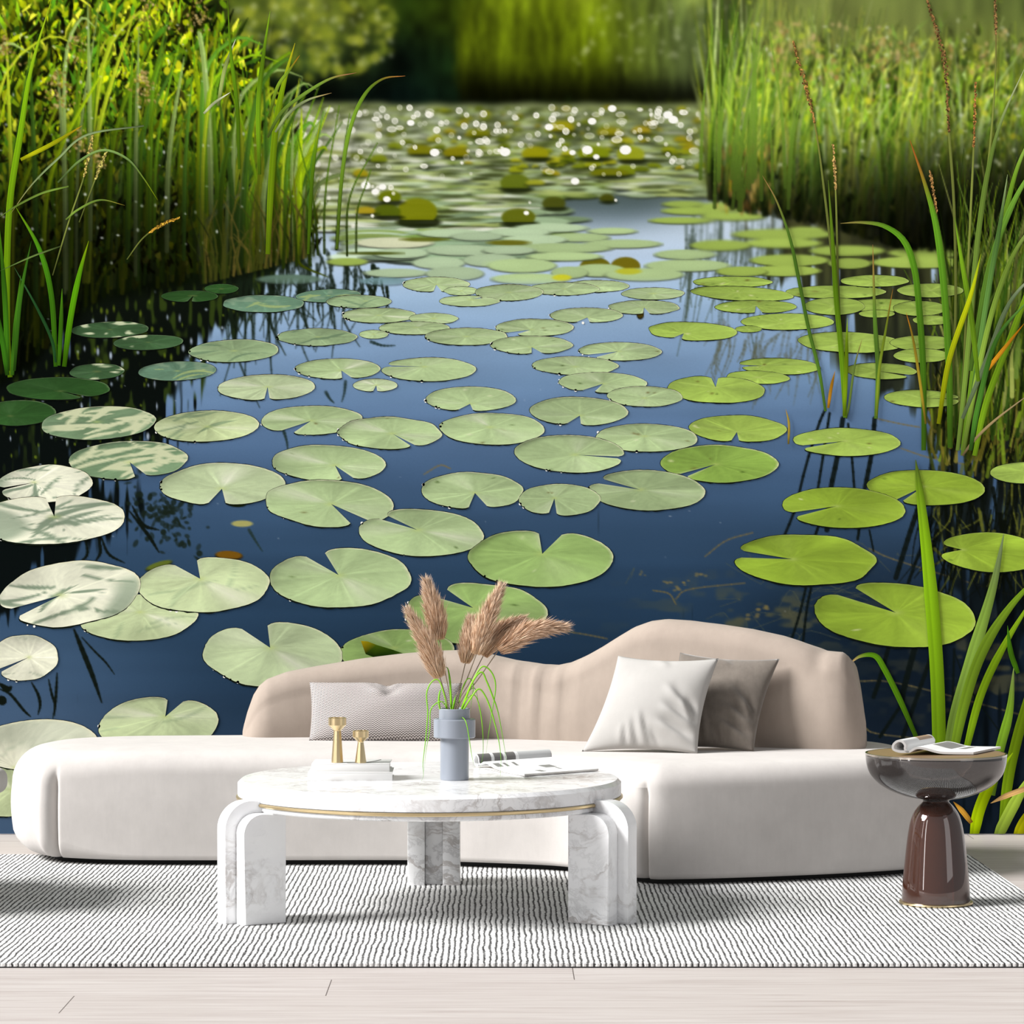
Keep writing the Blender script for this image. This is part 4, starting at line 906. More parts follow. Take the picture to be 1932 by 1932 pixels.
me.loops.add(nf * 4); me.loops.foreach_set('vertex_index', Q.ravel()); me.polygons.add(nf); me.polygons.foreach_set('loop_start', np.arange(0, nf * 4, 4, dtype=np.int32))
me.update(calc_edges=True); me.validate()
base = link('printed_wallpaper', me, M['print'], mural, False); colour(me, lin(img.reshape(-1, 3)) * PRINT); base['label'] = 'printed water, far reeds and small distant pads'
del img
off = .0036
def clipb(V): V = np.array(V, float); V[:, 1] = np.minimum(V[:, 1], BOT); return V
for i, s in enumerate(PADS):
    V, F, C = pad_mesh(s, 100 + i); o = pmesh('lily_pad', clipb(V), F, C, off, mural); off += 2.0e-5
fold = np.array([(681,1209),(694,1210),(712,1217),(742,1226),(772,1237),(740,1241),(706,1240),(690,1234)], float); fc = np.array([c8(176,150,20), c8(150,140,24), c8(70,96,16), c8(44,70,14), c8(60,90,20), c8(30,52,12), c8(22,40,10), c8(26,46,10)])
pmesh('folded_lobe', fold, [(0, 1, 2, 7), (2, 3, 6, 7), (3, 4, 5, 6)], fc, off, mural); off += 2e-5
for i, (p, w, sh, hw, c) in enumerate(STEMS):
    V, F, C = blade_mesh(p, w, (120, 130, 60), c, 700 + i); V2, F2, C2 = seed_mesh(p, sh, hw, c, 800 + i)
    st = pmesh('seed_stem', V, F, C, off, mural); off += 2e-5; pmesh('seed_head', V2, F2, C2, off + 4e-6 * (np.arange(len(V2)) // 4), st); off += 2e-5 + 1e-6 * len(V2)
for i, (p, w, c, tp) in enumerate(BLADES):
    V, F, C = blade_mesh(p, w, c, tp, 500 + i); pmesh('grass_blade', clipb(V), F, C, off, mural); off += 2e-5

# ---------------------------------------------------------------- rug
RZ = .012
bm = bmesh.new()
x0, x1, y0, y1 = -2.25, 1.735, 7.86, 10.43
NXR, NYR = 40, 30
top = [[bm.verts.new((x0 + (x1 - x0) * i / NXR - (.03 * (j / NYR) if i == NXR else 0), y0 + (y1 - y0) * j / NYR, RZ)) for i in range(NXR + 1)] for j in range(NYR + 1)]
for j in range(NYR):
    for i in range(NXR): bm.faces.new((top[j][i], top[j][i + 1], top[j + 1][i + 1], top[j + 1][i]))
ed = [e for e in bm.edges if e.is_boundary]
r = bmesh.ops.extrude_edge_only(bm, edges=ed)
nv_ = [g for g in r['geom'] if isinstance(g, bmesh.types.BMVert)]
for v in nv_: v.co.z = .0038
e2 = [g for g in r['geom'] if isinstance(g, bmesh.types.BMEdge)]
e2 = [e for e in e2 if e.is_boundary]
r2 = bmesh.ops.extrude_edge_only(bm, edges=e2)
for v in [g for g in r2['geom'] if isinstance(g, bmesh.types.BMVert)]: v.co.z = .0005
for f in [g for g in r2['geom'] if isinstance(g, bmesh.types.BMFace)]: f.material_index = 1  # lowest band of the rug's side is dark
rug = bm_obj('area_rug', bm, [M['rug'], plain('dark_rug_edge', G1(.02), .9)], None, True, 40); tag(rug, 'white ribbed wool area rug with thin dark stripes on the plank floor', 'rug')

# ---------------------------------------------------------------- sofa
SZ = .412
foot = [(-1.563,10.11),(-1.2,10.08),(-.75,10.08),(-.32,10.08),(-.133,10.03),(.107,9.955),(.234,9.88),(.36,9.72),(.481,9.56),(.62,9.545),(.994,9.64),(1.30,9.76),(1.47,9.87),(1.545,10.02),(1.53,10.30),(1.42,10.62),(1.15,10.74),(.8,10.78),(.306,10.86),(-.1,10.93),(-.6,10.96),(-1.1,10.93),(-1.45,10.90),(-1.68,10.78),(-1.772,10.5),(-1.72,10.25),(-1.64,10.145)]
def closed_curve(pts, n):
    p = np.array(pts, float); m = len(p); seg = 24; out = []
    for i in range(m):
        a, b, c, d = p[(i - 1) % m], p[i], p[(i + 1) % m], p[(i + 2) % m]
        for k in range(seg):
            f = k / seg; out.append(.5 * (2 * b + (c - a) * f + (2 * a - 5 * b + 4 * c - d) * f ** 2 + (3 * b - a - 3 * c + d) * f ** 3))
    out = np.array(out); L = np.concatenate([[0], np.cumsum(np.linalg.norm(np.roll(out, -1, 0) - out, axis=1))])
    o2 = np.vstack([out, out[:1]]); t = np.linspace(0, L[-1], n, endpoint=False)
    return np.stack([np.interp(t, L, o2[:, k]) for k in (0, 1)], -1)
FC = closed_curve(foot, 1400)
def normals(c):
    d = np.roll(c, -1, 0) - np.roll(c, 1, 0); d /= np.linalg.norm(d, axis=1)[:, None]; return np.stack([-d[:, 1], d[:, 0]], -1)   # inward for a counter-clockwise outline
FN = normals(FC)
for _ in range(30): FN = (np.roll(FN, 1, 0) + FN * 2 + np.roll(FN, -1, 0)); FN /= np.linalg.norm(FN, axis=1)[:, None]
def csm(v, n):
    for _ in range(n): v = (np.roll(v, 1) + 2 * v + np.roll(v, -1)) / 4
    return v
sofa = empty('curved_sofa', (0, 10.2, RZ), 'long curved sofa with white velvet seat base and taupe wavy backrest on the rug', 'sofa')
nu = len(FC)
end_w = np.clip((-1.35 - FC[:, 0]) / .35, 0, 1); end_w = csm(end_w * end_w * (3 - 2 * end_w), 400)     # the left end is softer
right_w = np.clip((FC[:, 0] - 1.3) / .2, 0, 1)
rt = .078 + .055 * end_w + .02 * right_w; rb = .018 + .085 * end_w + .0 * right_w
def groove(cx, cy):
    d = np.linalg.norm(FC - np.array([cx, cy]), axis=1); i0 = int(np.argmin(d)); s = np.arange(nu) - i0; s = np.where(s > nu / 2, s - nu, np.where(s < -nu / 2, s + nu, s)); step = np.linalg.norm(FC[1] - FC[0])
    s = s * step; return np.where(s < 0, np.exp(-(np.abs(s) / .020) ** 1.5), np.exp(-(s / .007) ** 2))
GV = .030 * groove(-1.563, 10.105) + .034 * groove(.487, 9.556)
rings = []
zb = .030
prof = []
for k in range(7): a = math.pi / 2 * k / 6; prof.append(('b', a))
for k in range(9): prof.append(('m', k / 8))
for k in range(12): a = math.pi / 2 * k / 11; prof.append(('t', a))
Vs = []
for kind, a in prof:
    if kind == 'b': ins = rb * (1 - np.sin(a)); z = zb + rb * (1 - np.cos(a))
    elif kind == 'm': ins = 0 * rb; z = (zb + rb) * (1 - a) + (SZ - rt) * a; ins = ins - .005 * math.sin(math.pi * a)
    else: ins = rt * (1 - np.cos(a)); z = SZ - rt + rt * np.sin(a)
    g = GV * np.clip((SZ - .055 - z) / .07, 0, 1)
    p = FC + FN * (ins + g)[:, None]; Vs.append(np.concatenate([p, np.broadcast_to(z, (nu,))[:, None]], 1))
for e, dz in ((.02, .002), (.045, .004), (.075, .006)):
    p = FC + FN * (rt + e)[:, None]; p = np.stack([csm(p[:, 0], int(e * 16000)), csm(p[:, 1], int(e * 16000))], -1); Vs.append(np.concatenate([p, np.full((nu, 1), SZ + dz)], 1))
nr = len(Vs); V = np.concatenate(Vs); F = []
for i in range(nr - 1):
    for j in range(nu): j2 = (j + 1) % nu; F.append((i * nu + j, i * nu + j2, (i + 1) * nu + j2, (i + 1) * nu + j))
me = bpy.data.meshes.new('seat_base'); me.from_pydata(V.tolist(), [], F)
bm = bmesh.new(); bm.from_mesh(me); bm.verts.ensure_lookup_table()
f = bm.faces.new([bm.verts[(nr - 1) * nu + j] for j in range(nu)]); bmesh.ops.triangulate(bm, faces=[f])
f = bm.faces.new([bm.verts[j] for j in range(nu)][::-1]); bmesh.ops.triangulate(bm, faces=[f])
seat = bm_obj('seat_base', bm, M['seat'], sofa, True, 50)
pl = FC[::6]; pn = FN[::6]; pl = pl + pn * (.05 + .09 * end_w[::6])[:, None]
prism('plinth', [tuple(q) for q in pl], (0, 0, RZ), (1, 0, 0), (0, 1, 0), (0, 0, 1), .03, M['plinth'], sofa)

# backrest
BX = [-.957,-.6,-.1,.306,.8,1.20,1.30]; BD = [10.66,10.70,10.66,10.49,10.27,10.10,10.085]
def bdepth(x):
    i = np.clip(np.searchsorted(BX, x) - 1, 0, len(BX) - 2); 
    xs = np.linspace(-1.0, 1.34, 235); ys = np.interp(xs, BX, BD)
    ker = np.ones(41) / 41; yp = np.pad(ys, 20, mode='edge'); ys = np.convolve(yp, ker, 'valid'); return np.interp(x, xs, ys)
SIL = [(455,1405),(459,1375),(467,1345),(479,1312),(490,1296),(506,1283),(545,1269),(600,1258),(680,1244),(750,1235),(820,1229),(860,1228),(900,1233),(950,1246),(1000,1254),(1030,1256),(1055,1251),(1090,1236),(1120,1219),(1150,1200),(1180,1182),(1205,1173),(1235,1169),(1280,1171),(1340,1178),(1400,1187),(1460,1200),(1510,1216),(1545,1228),(1580,1231),(1592,1240),(1606,1272),(1619,1315),(1628,1360),(1633,1405),(1635,1425)]
sx = np.array([s[0] for s in SIL], float); sy = np.array([s[1] for s in SIL], float)
tt = np.linspace(0, 1, 190); u = np.sin((tt - .5) * math.pi) * .5 + .5; X = -.957 + (1.2865 + .957) * (.55 * u + .45 * tt)
D = bdepth(X); px = PX0 + X * FPX / (D + .05); ztop = HC - (np.interp(px, sx, sy) - PY0) * (D + .09) / FPX
th = .225; dx = np.gradient(X); dD = np.gradient(D); nn = np.stack([-dD, dx], -1); nn /= np.linalg.norm(nn, axis=1)[:, None]         # towards the wall
eL = np.clip((X - X[0]) / .11, 0, 1); eR = np.clip((X[-1] - X) / .15, 0, 1)
fat = np.sqrt(np.clip(1 - (1 - np.minimum(eL, 1)) ** 2, .03, 1)) * np.sqrt(np.clip(1 - (1 - eR) ** 2, .03, 1))
Vb, ncs = [], 0
for i in range(len(X)):
    h = max(ztop[i], SZ + .005); zb_ = SZ - .05; r = min(.085, .45 * (h - zb_), th * fat[i] * .5); row = []
    w = th * (.25 + .75 * fat[i]) if fat[i] < 1 else th; r = min(r, w * .49); m0 = th * .5
    deep = .30 * float(sstep(.5, 1.15, X[i])); f0, f1 = m0 - w / 2, m0 + w / 2 + deep * fat[i]; hb_ = h - .16 * deep  # unseen rear of the right end thickened to cast more shade on the floor
    for k in range(14):
        q = k / 13; z = zb_ * (1 - q) + (h - r) * q; lean = .018 * q; bulge = -.014 * math.sin(math.pi * q)
        row.append((f0 + lean + bulge, z))
    for k in range(1, 9):
        a = math.pi / 2 * k / 9; row.append((f0 + .018 + r - r * math.cos(a), h - r + r * math.sin(a)))
    row.append((f0 + .018 + r + .01, h)); row.append(((f0 + f1) / 2 + .01, (h + hb_) / 2 + .002)); h2 = hb_
    for k in range(8, 0, -1):
        a = math.pi / 2 * k / 9; row.append((f1 - r + r * math.cos(a), h2 - r + r * math.sin(a)))
    for k in range(6): q = 1 - k / 5; row.append((f1, zb_ * (1 - q) + (h2 - r) * q))
    ncs = len(row)
    pxi = px[i]
    for k, (o_, z) in enumerate(row):
        wr = 0.0
        if k < 24:
            q = np.clip((z - SZ) / max(.05, h - SZ), 0, 1); A = math.exp(-((pxi - 1010) / 62) ** 2)
            wr = .0075 * A * (math.sin((pxi - 930) * .30 + q * 1.2) * .6 + math.sin((pxi - 930) * .145 + 1.0 - q * .8) * .9) * (.25 + .75 * q)
            B = math.exp(-((pxi - 1535) / 14) ** 2); wr += .014 * B * max(0, (q - .72) / .28)
        Vb.append((X[i] + nn[i, 0] * (o_ + wr), D[i] + nn[i, 1] * (o_ + wr), z))
F = []
for i in range(len(X) - 1):
    for k in range(ncs - 1): F.append((i * ncs + k, (i + 1) * ncs + k, (i + 1) * ncs + k + 1, i * ncs + k + 1))
F.append(tuple(range(ncs))); F.append(tuple(range((len(X) - 1) * ncs, len(X) * ncs))[::-1])
mesh('backrest', Vb, F, M['back'], sofa, True, 60, fix=True)

# ---------------------------------------------------------------- cushions
def cushion(name, tl, tr, br, bl, T, mat, label, seed, sag=.06, ears=.0, uvw=None, wr=.0085, kind='square', edge_pull=.085):
    R = np.random.default_rng(seed); n = 44
    tl, tr, br, bl = map(np.array, (tl, tr, br, bl)); u = np.linspace(-1, 1, n); U, W = np.meshgrid(u, u)
    nrm = np.cross(tr - tl, bl - tl); nrm /= np.linalg.norm(nrm)                      # faces the viewer
    if nrm[1] > 0: nrm = -nrm
    Uc = U * (1 - edge_pull * (1 - W ** 2)); Wc = W * (1 - edge_pull * (1 - U ** 2))
    if kind == 'lumbar': Wc = np.where(W < 0, Wc + .10 * np.exp(-((U - .02) / .10) ** 2) * (W < -.2) * (-W), Wc)
    a = ((1 + Uc) / 2)[..., None]; b = ((1 + Wc) / 2)[..., None]
    base = (tl * (1 - a) + tr * a) * (1 - b) + (bl * (1 - a) + br * a) * b
    puff = (np.clip(1 - U ** 2, 0, 1) ** .55) * (np.clip(1 - W ** 2, 0, 1) ** .55)
    fold = np.zeros_like(U)
    if kind == 'square':
        # creases running in from the right edge and up from the bottom
        for (u0, w0, ang, ln, wd, s) in ((.62,-.02,.75,.40,.05,1),(.62,.30,.55,.36,.05,1),(.58,.62,.5,.34,.055,1),(.80,.22,1.1,.30,.04,.8),(-.15,.80,1.25,.34,.04,.55),(-.32,.84,1.35,.28,.035,.5),(.05,.72,1.2,.42,.04,.6),(.22,.84,1.1,.24,.035,.5),(-.02,-.94,.5,.20,.04,.7)):
            du, dw = U - u0, W - w0; l = du * math.cos(ang) + dw * math.sin(ang); t = -du * math.sin(ang) + dw * math.cos(ang)
            fold += s * np.exp(-(l / ln) ** 4) * (np.tanh(t / wd) * np.exp(-(t / (wd * 2.6)) ** 2))
    else:
        for (u0, w0, ang, ln, wd, s) in ((.0,-.75,1.5,.35,.05,.9),(-.12,-.7,1.2,.3,.05,.6),(.12,-.7,1.9,.3,.05,.6)):
            du, dw = U - u0, W - w0; l = du * math.cos(ang) + dw * math.sin(ang); t = -du * math.sin(ang) + dw * math.cos(ang)
            fold += s * np.exp(-(l / ln) ** 4) * (np.tanh(t / wd) * np.exp(-(t / (wd * 2.6)) ** 2))
    nz = sum(R.normal(0, 1) * np.sin(U * R.uniform(1, 5) + W * R.uniform(1, 5) + R.uniform(0, 6)) for _ in range(6)) * .0016
    fr = base + nrm * (T / 2 * puff + (fold * wr * 1.6 + nz) * np.clip(puff * 2, 0, 1))[..., None]; bk = base - nrm * (T / 2 * puff * .8)[..., None]
    V = np.concatenate([fr.reshape(-1, 3), bk.reshape(-1, 3)]); F = []; m = n * n
    for i in range(n - 1):
        for j in range(n - 1):
            k = i * n + j; F.append((k, k + 1, k + n + 1, k + n)); F.append((m + k, m + k + n, m + k + n + 1, m + k + 1))
    rim = [j for j in range(n)] + [i * n + n - 1 for i in range(1, n)] + [(n - 1) * n + j for j in range(n - 2, -1, -1)] + [i * n for i in range(n - 2, 0, -1)]
    for i in range(len(rim)): a_, b_ = rim[i], rim[(i + 1) % len(rim)]; F.append((a_, m + a_, m + b_, b_))
    o = mesh(name, V, F, mat, None, True, None, fix=True)
    bm = bmesh.new(); bm.from_mesh(o.data); bmesh.ops.remove_doubles(bm, verts=bm.verts, dist=1e-5); bmesh.ops.recalc_face_normals(bm, faces=bm.faces); bm.to_mesh(o.data); bm.free()
    o.data.polygons.foreach_set('use_smooth', np.ones(len(o.data.polygons), bool))
    c = (tl + tr + br + bl) / 4
    if uvw is not None:
        ex = (tr - tl) / np.linalg.norm(tr - tl); ey = (tl - bl) / np.linalg.norm(tl - bl); uvl = o.data.uv_layers.new(name='UVMap')
        co = np.empty(len(o.data.vertices) * 3, np.float32); o.data.vertices.foreach_get('co', co); co = co.reshape(-1, 3) - c
        li = np.empty(len(o.data.loops), np.int32); o.data.loops.foreach_get('vertex_index', li)
        uvl.data.foreach_set('uv', np.stack([co @ ex, co @ ey], -1)[li].astype(np.float32).ravel())
    low = np.array([c[0], c[1], min(bl[2], br[2])]); set_origin(o, tuple(low)); tag(o, label, 'cushion'); return o
zs = SZ + .004
cushion('lumbar_cushion', P(584,1287,10.655), P(872,1289,10.60), (P(868,1390,10.50)[0],10.50,zs), (P(583,1390,10.53)[0],10.53,zs), .12, M['herring'], 'oblong grey and white zigzag woven cushion on the sofa behind the vase', 5, uvw=1, kind='lumbar', edge_pull=.03)
cushion('square_cushion', P(1283,1231,10.26), P(1471,1243,10.17), (P(1422,1416,10.03)[0],10.03,zs), (P(1228,1405,10.12)[0],10.12,zs), .11, M['greybrown'], 'dark grey brown velvet cushion leaning behind the cream one', 8)
cushion('square_cushion', P(1166,1237,10.17), P(1356,1242,10.06), (P(1316,1412,9.94)[0],9.94,zs), (P(1097,1402,10.03)[0],10.03,zs), .12, M['cream'], 'cream white velvet cushion with creases, in front of the dark cushion', 9)

# ---------------------------------------------------------------- coffee table
TC = (-.218, 9.0); TZ = .42
table = empty('coffee_table', (TC[0], TC[1], RZ), 'round white marble coffee table with waterfall slab legs and brass band', 'coffee table')
lathe('tabletop', [(0, .366), (.595, .366), (.6, .371), (.6, .408), (.588, .4195), (0, .42)], (TC[0], TC[1], 0), M['marble'], table, 160, 30, cap=False)
lathe('brass_band', [(.585, .358), (.602, .358), (.605, .361), (.605, .366), (.602, .3685), (.585, .3685)], (TC[0], TC[1], 0), M['brass'], table, 160, 30, cap=False, close=True)['label'] = 'thin brass band under the top'
lathe('apron', [(0, .343), (.592, .343), (.596, .347), (.596, .3595), (0, .3595)], (TC[0], TC[1], 0), M['marble'], table, 160, 30, cap=False)
def slab(ang, tan0, r0, r1, h, rad, bev):
    ca, sa = math.cos(ang), math.sin(ang); out = [(r0, RZ), (r1, RZ)]
    for k in range(11): a = math.pi / 2 * k / 10; out.append((r1 - rad + rad * math.cos(a), h - rad + rad * math.sin(a)))
    out.append((r0, h))
    return dict(outline=out, axis_o=(TC[0] - sa * tan0, TC[1] + ca * tan0, 0), axis_u=(ca, sa, 0), axis_v=(0, 0, 1), axis_w=(-sa, ca, 0), bev=bev)
for ang in (math.radians(210), math.radians(330), math.radians(90)):
    leg = bpy.data.objects.new('leg', None); COL.objects.link(leg); leg.parent = table; leg.empty_display_size = .1; leg.location = (.62 * math.cos(ang), .62 * math.sin(ang), 0)
    prism('middle_slab', **slab(ang, -.029, .575, .715, .379, .085, .003), depth=.058, mats=M['marble'], parent=leg)
    prism('side_slab', **slab(ang, .0295, .54, .68, .3425, .06, .006), depth=.058, mats=M['marble'], parent=leg)
    prism('side_slab', **slab(ang, -.0875, .54, .68, .3425, .06, .006), depth=.058, mats=M['marble'], parent=leg)

# ---------------------------------------------------------------- books
def book(cx, cy, z, w, d, h, rot, label):
    b = empty('book', (cx, cy, z), label, 'book', 'books under the candlesticks'); b.rotation_euler = (0, 0, 0)
    box('cover', (cx, cy, z + .0015), (w, d, .003), M['cover'], b, .0008, rot); box('cover', (cx, cy, z + h - .0015), (w, d, .003), M['cover'], b, .0008, rot)
    s, c = math.sin(rot), math.cos(rot); f = -d / 2 + .0015
    box('spine', (cx - s * f, cy + c * f, z + h / 2), (w, .003, h - .006), M['cover'], b, .0006, rot)
    box('pages', (cx + s * .000, cy + .001, z + h / 2), (w - .010, d - .010, h - .0062), M['page'], b, 0, rot); return b
bx, by = P(660, 1473, 8.88)[0], 8.97
book(bx, by, TZ, .262, .18, .026, math.radians(.5), 'thicker white book lying on the marble table under the other book')
bk2 = book(bx + .002, by + .008, TZ + .026, .242, .165, .026, math.radians(-.5), 'white book with a grey curved line on its cover, under the brass candlesticks')
arc = [P(x, y, 8.97) for x, y in ((652,1439),(664,1440.5),(680,1439),(697,1436.5),(712,1434))]
arc = [(bx + .0 + dx_, by - .045 + dy_, TZ + .0524) for dx_, dy_ in ((-.01,-.02),(.02,-.022),(.045,-.008),(.06,.02),(.075,.06),(.09,.11))]
tube('cover_line', arc, .0012, M['ink'], bk2, 6)['label'] = 'grey curved line printed on the cover'

# ---------------------------------------------------------------- candlesticks
zc = TZ + .0526
def stick(px, d, prof, label):
    x = P(px, 1439, d)[0]; c = empty('candlestick', (x, d, zc), label, 'candlestick', 'faceted brass candlesticks on the books')
    st, cup = prof; lathe('stem', st, (x, d, zc), M['brass'], c, 10, 20, phase=.25); lathe('cup', cup, (x, d, zc), M['brass'], c, 16, 25, cap=True)
stick(636.5, 8.93, ([(.0187, 0), (.0187, .003), (.0118, .0985)], [(.0118, .0985), (.0120, .1000), (.0255, .1140), (.0278, .1165), (.0278, .1385), (.0262, .1395), (.0225, .1395), (.0215, .1230), (.0, .1230)]), 'taller faceted brass candlestick on the white books')
stick(680.5, 8.92, ([(.0180, 0), (.0180, .003), (.0092, .0635)], [(.0092, .0635), (.0096, .0655), (.0225, .0775), (.0252, .0800), (.0252, .0988), (.0240, .0998), (.0205, .0998), (.0195, .0860), (.0, .0860)]), 'shorter faceted brass candlestick on the white books')

# ---------------------------------------------------------------- vase, pampas and trailing grass
VX, VY = P(857.5, 1470, 8.92)[0], 8.92
vase = lathe('vase', [(0, 0), (.0425, 0), (.0445, .002), (.0445, .131), (.0625, .131), (.0650, .1335), (.0650, .1865), (.0625, .1890), (.0485, .1890), (.0480, .2195), (.0465, .2215), (.0425, .2215), (.0415, .2195), (.0415, .03), (0, .03)], (VX, VY, TZ), M['vase'], None, 96, 35, cap=False)
set_origin(vase, (VX, VY, TZ)); tag(vase, 'blue grey ceramic vase with a wide collar ring on the marble table', 'vase')
def bez(pts, n): return catmull([list(p) for p in pts], n)
HEADS = [  # stem foot, head base, mid, tip (print of the plume), half width, depth, label
 ((846,1352),(830,1278),(806,1215),(767,1146),25,8.90,'pampas plume on the far left of the vase, hanging lowest'),
 ((851,1352),(829,1207),(819,1150),(802,1092),24,8.96,'pampas plume rising behind the lowest left one, topmost of the vase'),
 ((857,1352),(878,1251),(884,1210),(888,1166),19,8.95,'short pampas plume just left of the tall middle one'),
 ((859,1352),(899,1234),(918,1170),(948,1100),25,8.91,'tall upright pampas plume right of the middle of the vase'),
 ((861,1352),(912,1237),(942,1192),(990,1167),20,8.97,'pampas plume half hidden between the upright and the drooping one'),
 ((863,1352),(941,1226),(1003,1190),(1075,1183),25,8.90,'rightmost pampas plume drooping sideways over the table'),
]
for hi, (s0, hb, hm, ht, hw, d, lab) in enumerate(HEADS):
    R = np.random.default_rng(40 + hi); foot_ = np.array([VX + (s0[0] - 857.5) / 607 * .6, VY + (d - 8.93) * .3, TZ + .06])
    b0 = np.array(P(hb[0], hb[1], d)); mth = np.array([VX + (s0[0] - 857.5) / 607, VY + (d - 8.93) * .5, TZ + .219])
    root = empty('pampas_stem', tuple(foot_), lab, 'pampas grass', 'dried pampas stems in the grey vase')
    tube('stem', bez([foot_, mth, (mth + b0) / 2 + np.array([.001, 0, .002]), b0], 14), np.linspace(.0021, .0015, 14), M['stem'], root, 6)
    spine = bez([b0, np.array(P(hm[0], hm[1], d - .01)), np.array(P(ht[0], ht[1], d))], 40); W = 1.22 * hw * d / FPX
    dirs = np.gradient(spine, axis=0); dirs /= np.linalg.norm(dirs, axis=1)[:, None]
    V, F, C = [], [], []
    nh = 3400
    for h in range(nh):
        t = R.random() ** 1.1 * .93; i = int(t * 39); o_ = spine[i]; dd = dirs[i]
        env = W * (math.sin(math.pi * min(1, (t + .10) ** .75 * .97)) ** .75)
        a = R.uniform(0, 6.283); s1 = np.cross(dd, [0, 1, 0]); s1 /= np.linalg.norm(s1); s2 = np.cross(dd, s1); side = s1 * math.cos(a) + s2 * math.sin(a)
        rr = R.uniform(0, .70) ** .7 * env; L = R.uniform(.022, .050) * (1.15 - .35 * t)
        p0 = o_ + side * rr * .75; ax = dd * 1.0 + side * R.uniform(.12, .55); ax /= np.linalg.norm(ax); p2 = p0 + ax * L; p1 = (p0 + p2) / 2 - side * L * .03
        wv = np.cross(ax, R.normal(0, 1, 3)); wv /= np.linalg.norm(wv) + 1e-9; w = R.uniform(.0004, .00105); b = len(V)
        V += [p0 - wv * w * .6, p0 + wv * w * .6, p1 + wv * w, p1 - wv * w, p2]; F += [(b, b + 1, b + 2, b + 3), (b + 3, b + 2, b + 4)]
        warm = .55 if hi in (4, 5) else .2
        c0 = np.array(srgb(214, 176, 138)[:3]) * (1 - warm) + np.array(srgb(176, 126, 90)[:3]) * warm; tipc = np.array(srgb(246, 232, 214)[:3]) * (1 - warm * .5) + np.array(srgb(206, 164, 128)[:3]) * warm * .5
        out = np.clip(rr / (W + 1e-9), 0, 1); k = R.uniform(.72, 1.15); cb = c0 * (.78 + .35 * out) * k; ct = (c0 * .35 + tipc * .65) * k
        C += [cb, cb, (cb + ct) / 2, (cb + ct) / 2, ct]
    pm = mesh('plume', V, F, M['hair'], root, False); colour(pm.data, np.clip(np.array(C), 0, 1)); pm['kind'] = 'stuff'
gr = empty('trailing_grass', (VX, VY, TZ + .12), 'bright green grass blades arching out of the grey vase and trailing down', 'plant')
TG = [([(852,1352),(851,1320),(849,1285),(845,1262),(839,1258)],3.2,8.90),([(833,1345),(828,1325),(830,1305),(836,1297)],2.8,8.89),([(853,1345),(857,1325),(860,1310)],3.0,8.89),
 ([(846,1349),(838,1310),(828,1284),(815,1286),(805,1308),(807,1345),(803,1395),(798,1440),(799,1462),(795,1474)],2.0,8.86),([(848,1349),(836,1325),(822,1328),(812,1342),(811,1375),(804,1415),(800,1455)],1.8,8.87),
 ([(866,1349),(885,1300),(905,1262),(918,1259),(931,1275),(935,1300),(928,1345),(921,1390),(917,1422)],2.2,8.87),([(868,1349),(890,1290),(908,1268),(918,1285),(930,1315),(940,1345),(950,1400),(958,1448)],2.6,8.85),
 ([(868,1349),(888,1318),(903,1300),(916,1314),(928,1345),(940,1392),(945,1430),(944,1464)],2.4,8.84),([(866,1349),(880,1320),(896,1312),(906,1340),(911,1385),(911,1425),(903,1458)],1.6,8.88),
 ([(862,1349),(872,1300),(884,1280),(893,1292),(890,1320),(887,1347)],1.6,8.90),([(866,1345),(878,1360),(884,1385),(890,1425),(896,1448)],1.4,8.84),([(866,1349),(880,1312),(893,1298),(900,1310),(905,1350)],1.2,8.93)]
for i, (pts, w, d) in enumerate(TG):
    p3 = []
    for k, (x, y) in enumerate(pts):
        dk = 8.92 if k == 0 else d
        q = list(P(x, y, dk)); 
        if k == 0: q = [VX + (x - 857.5) / 607, VY, TZ + .20]
        p3.append(q)
    c = bez(p3, 36); t = np.linspace(0, 1, 36); wd = w * .62 * d / FPX * np.clip(np.minimum(1, (1 - t) / .45), .12, 1); dd = np.gradient(c, axis=0); dd /= np.linalg.norm(dd, axis=1)[:, None]
    sd = np.cross(dd, np.array([.25, 1, .1])); sd /= np.linalg.norm(sd, axis=1)[:, None] + 1e-9; up = np.cross(sd, dd)
    V = np.concatenate([c - sd * wd[:, None], c + up * (wd * .35)[:, None], c + sd * wd[:, None], c - up * (wd * .15)[:, None]]); F = []
    for k in range(35):
        for a, b in ((0, 1), (1, 2), (2, 3), (3, 0)): F.append((a * 36 + k, a * 36 + k + 1, b * 36 + k + 1, b * 36 + k))
    o = mesh('grass_blade', V, F, M['leaf'], gr, True, None, fix=True)
    cc = np.array(srgb(136, 200, 30)[:3])[None] * (1 - t)[:, None] + np.array(srgb(92, 164, 26)[:3])[None] * t[:, None]; colour(o.data, np.concatenate([cc, cc * 1.2, cc, cc * .8]))

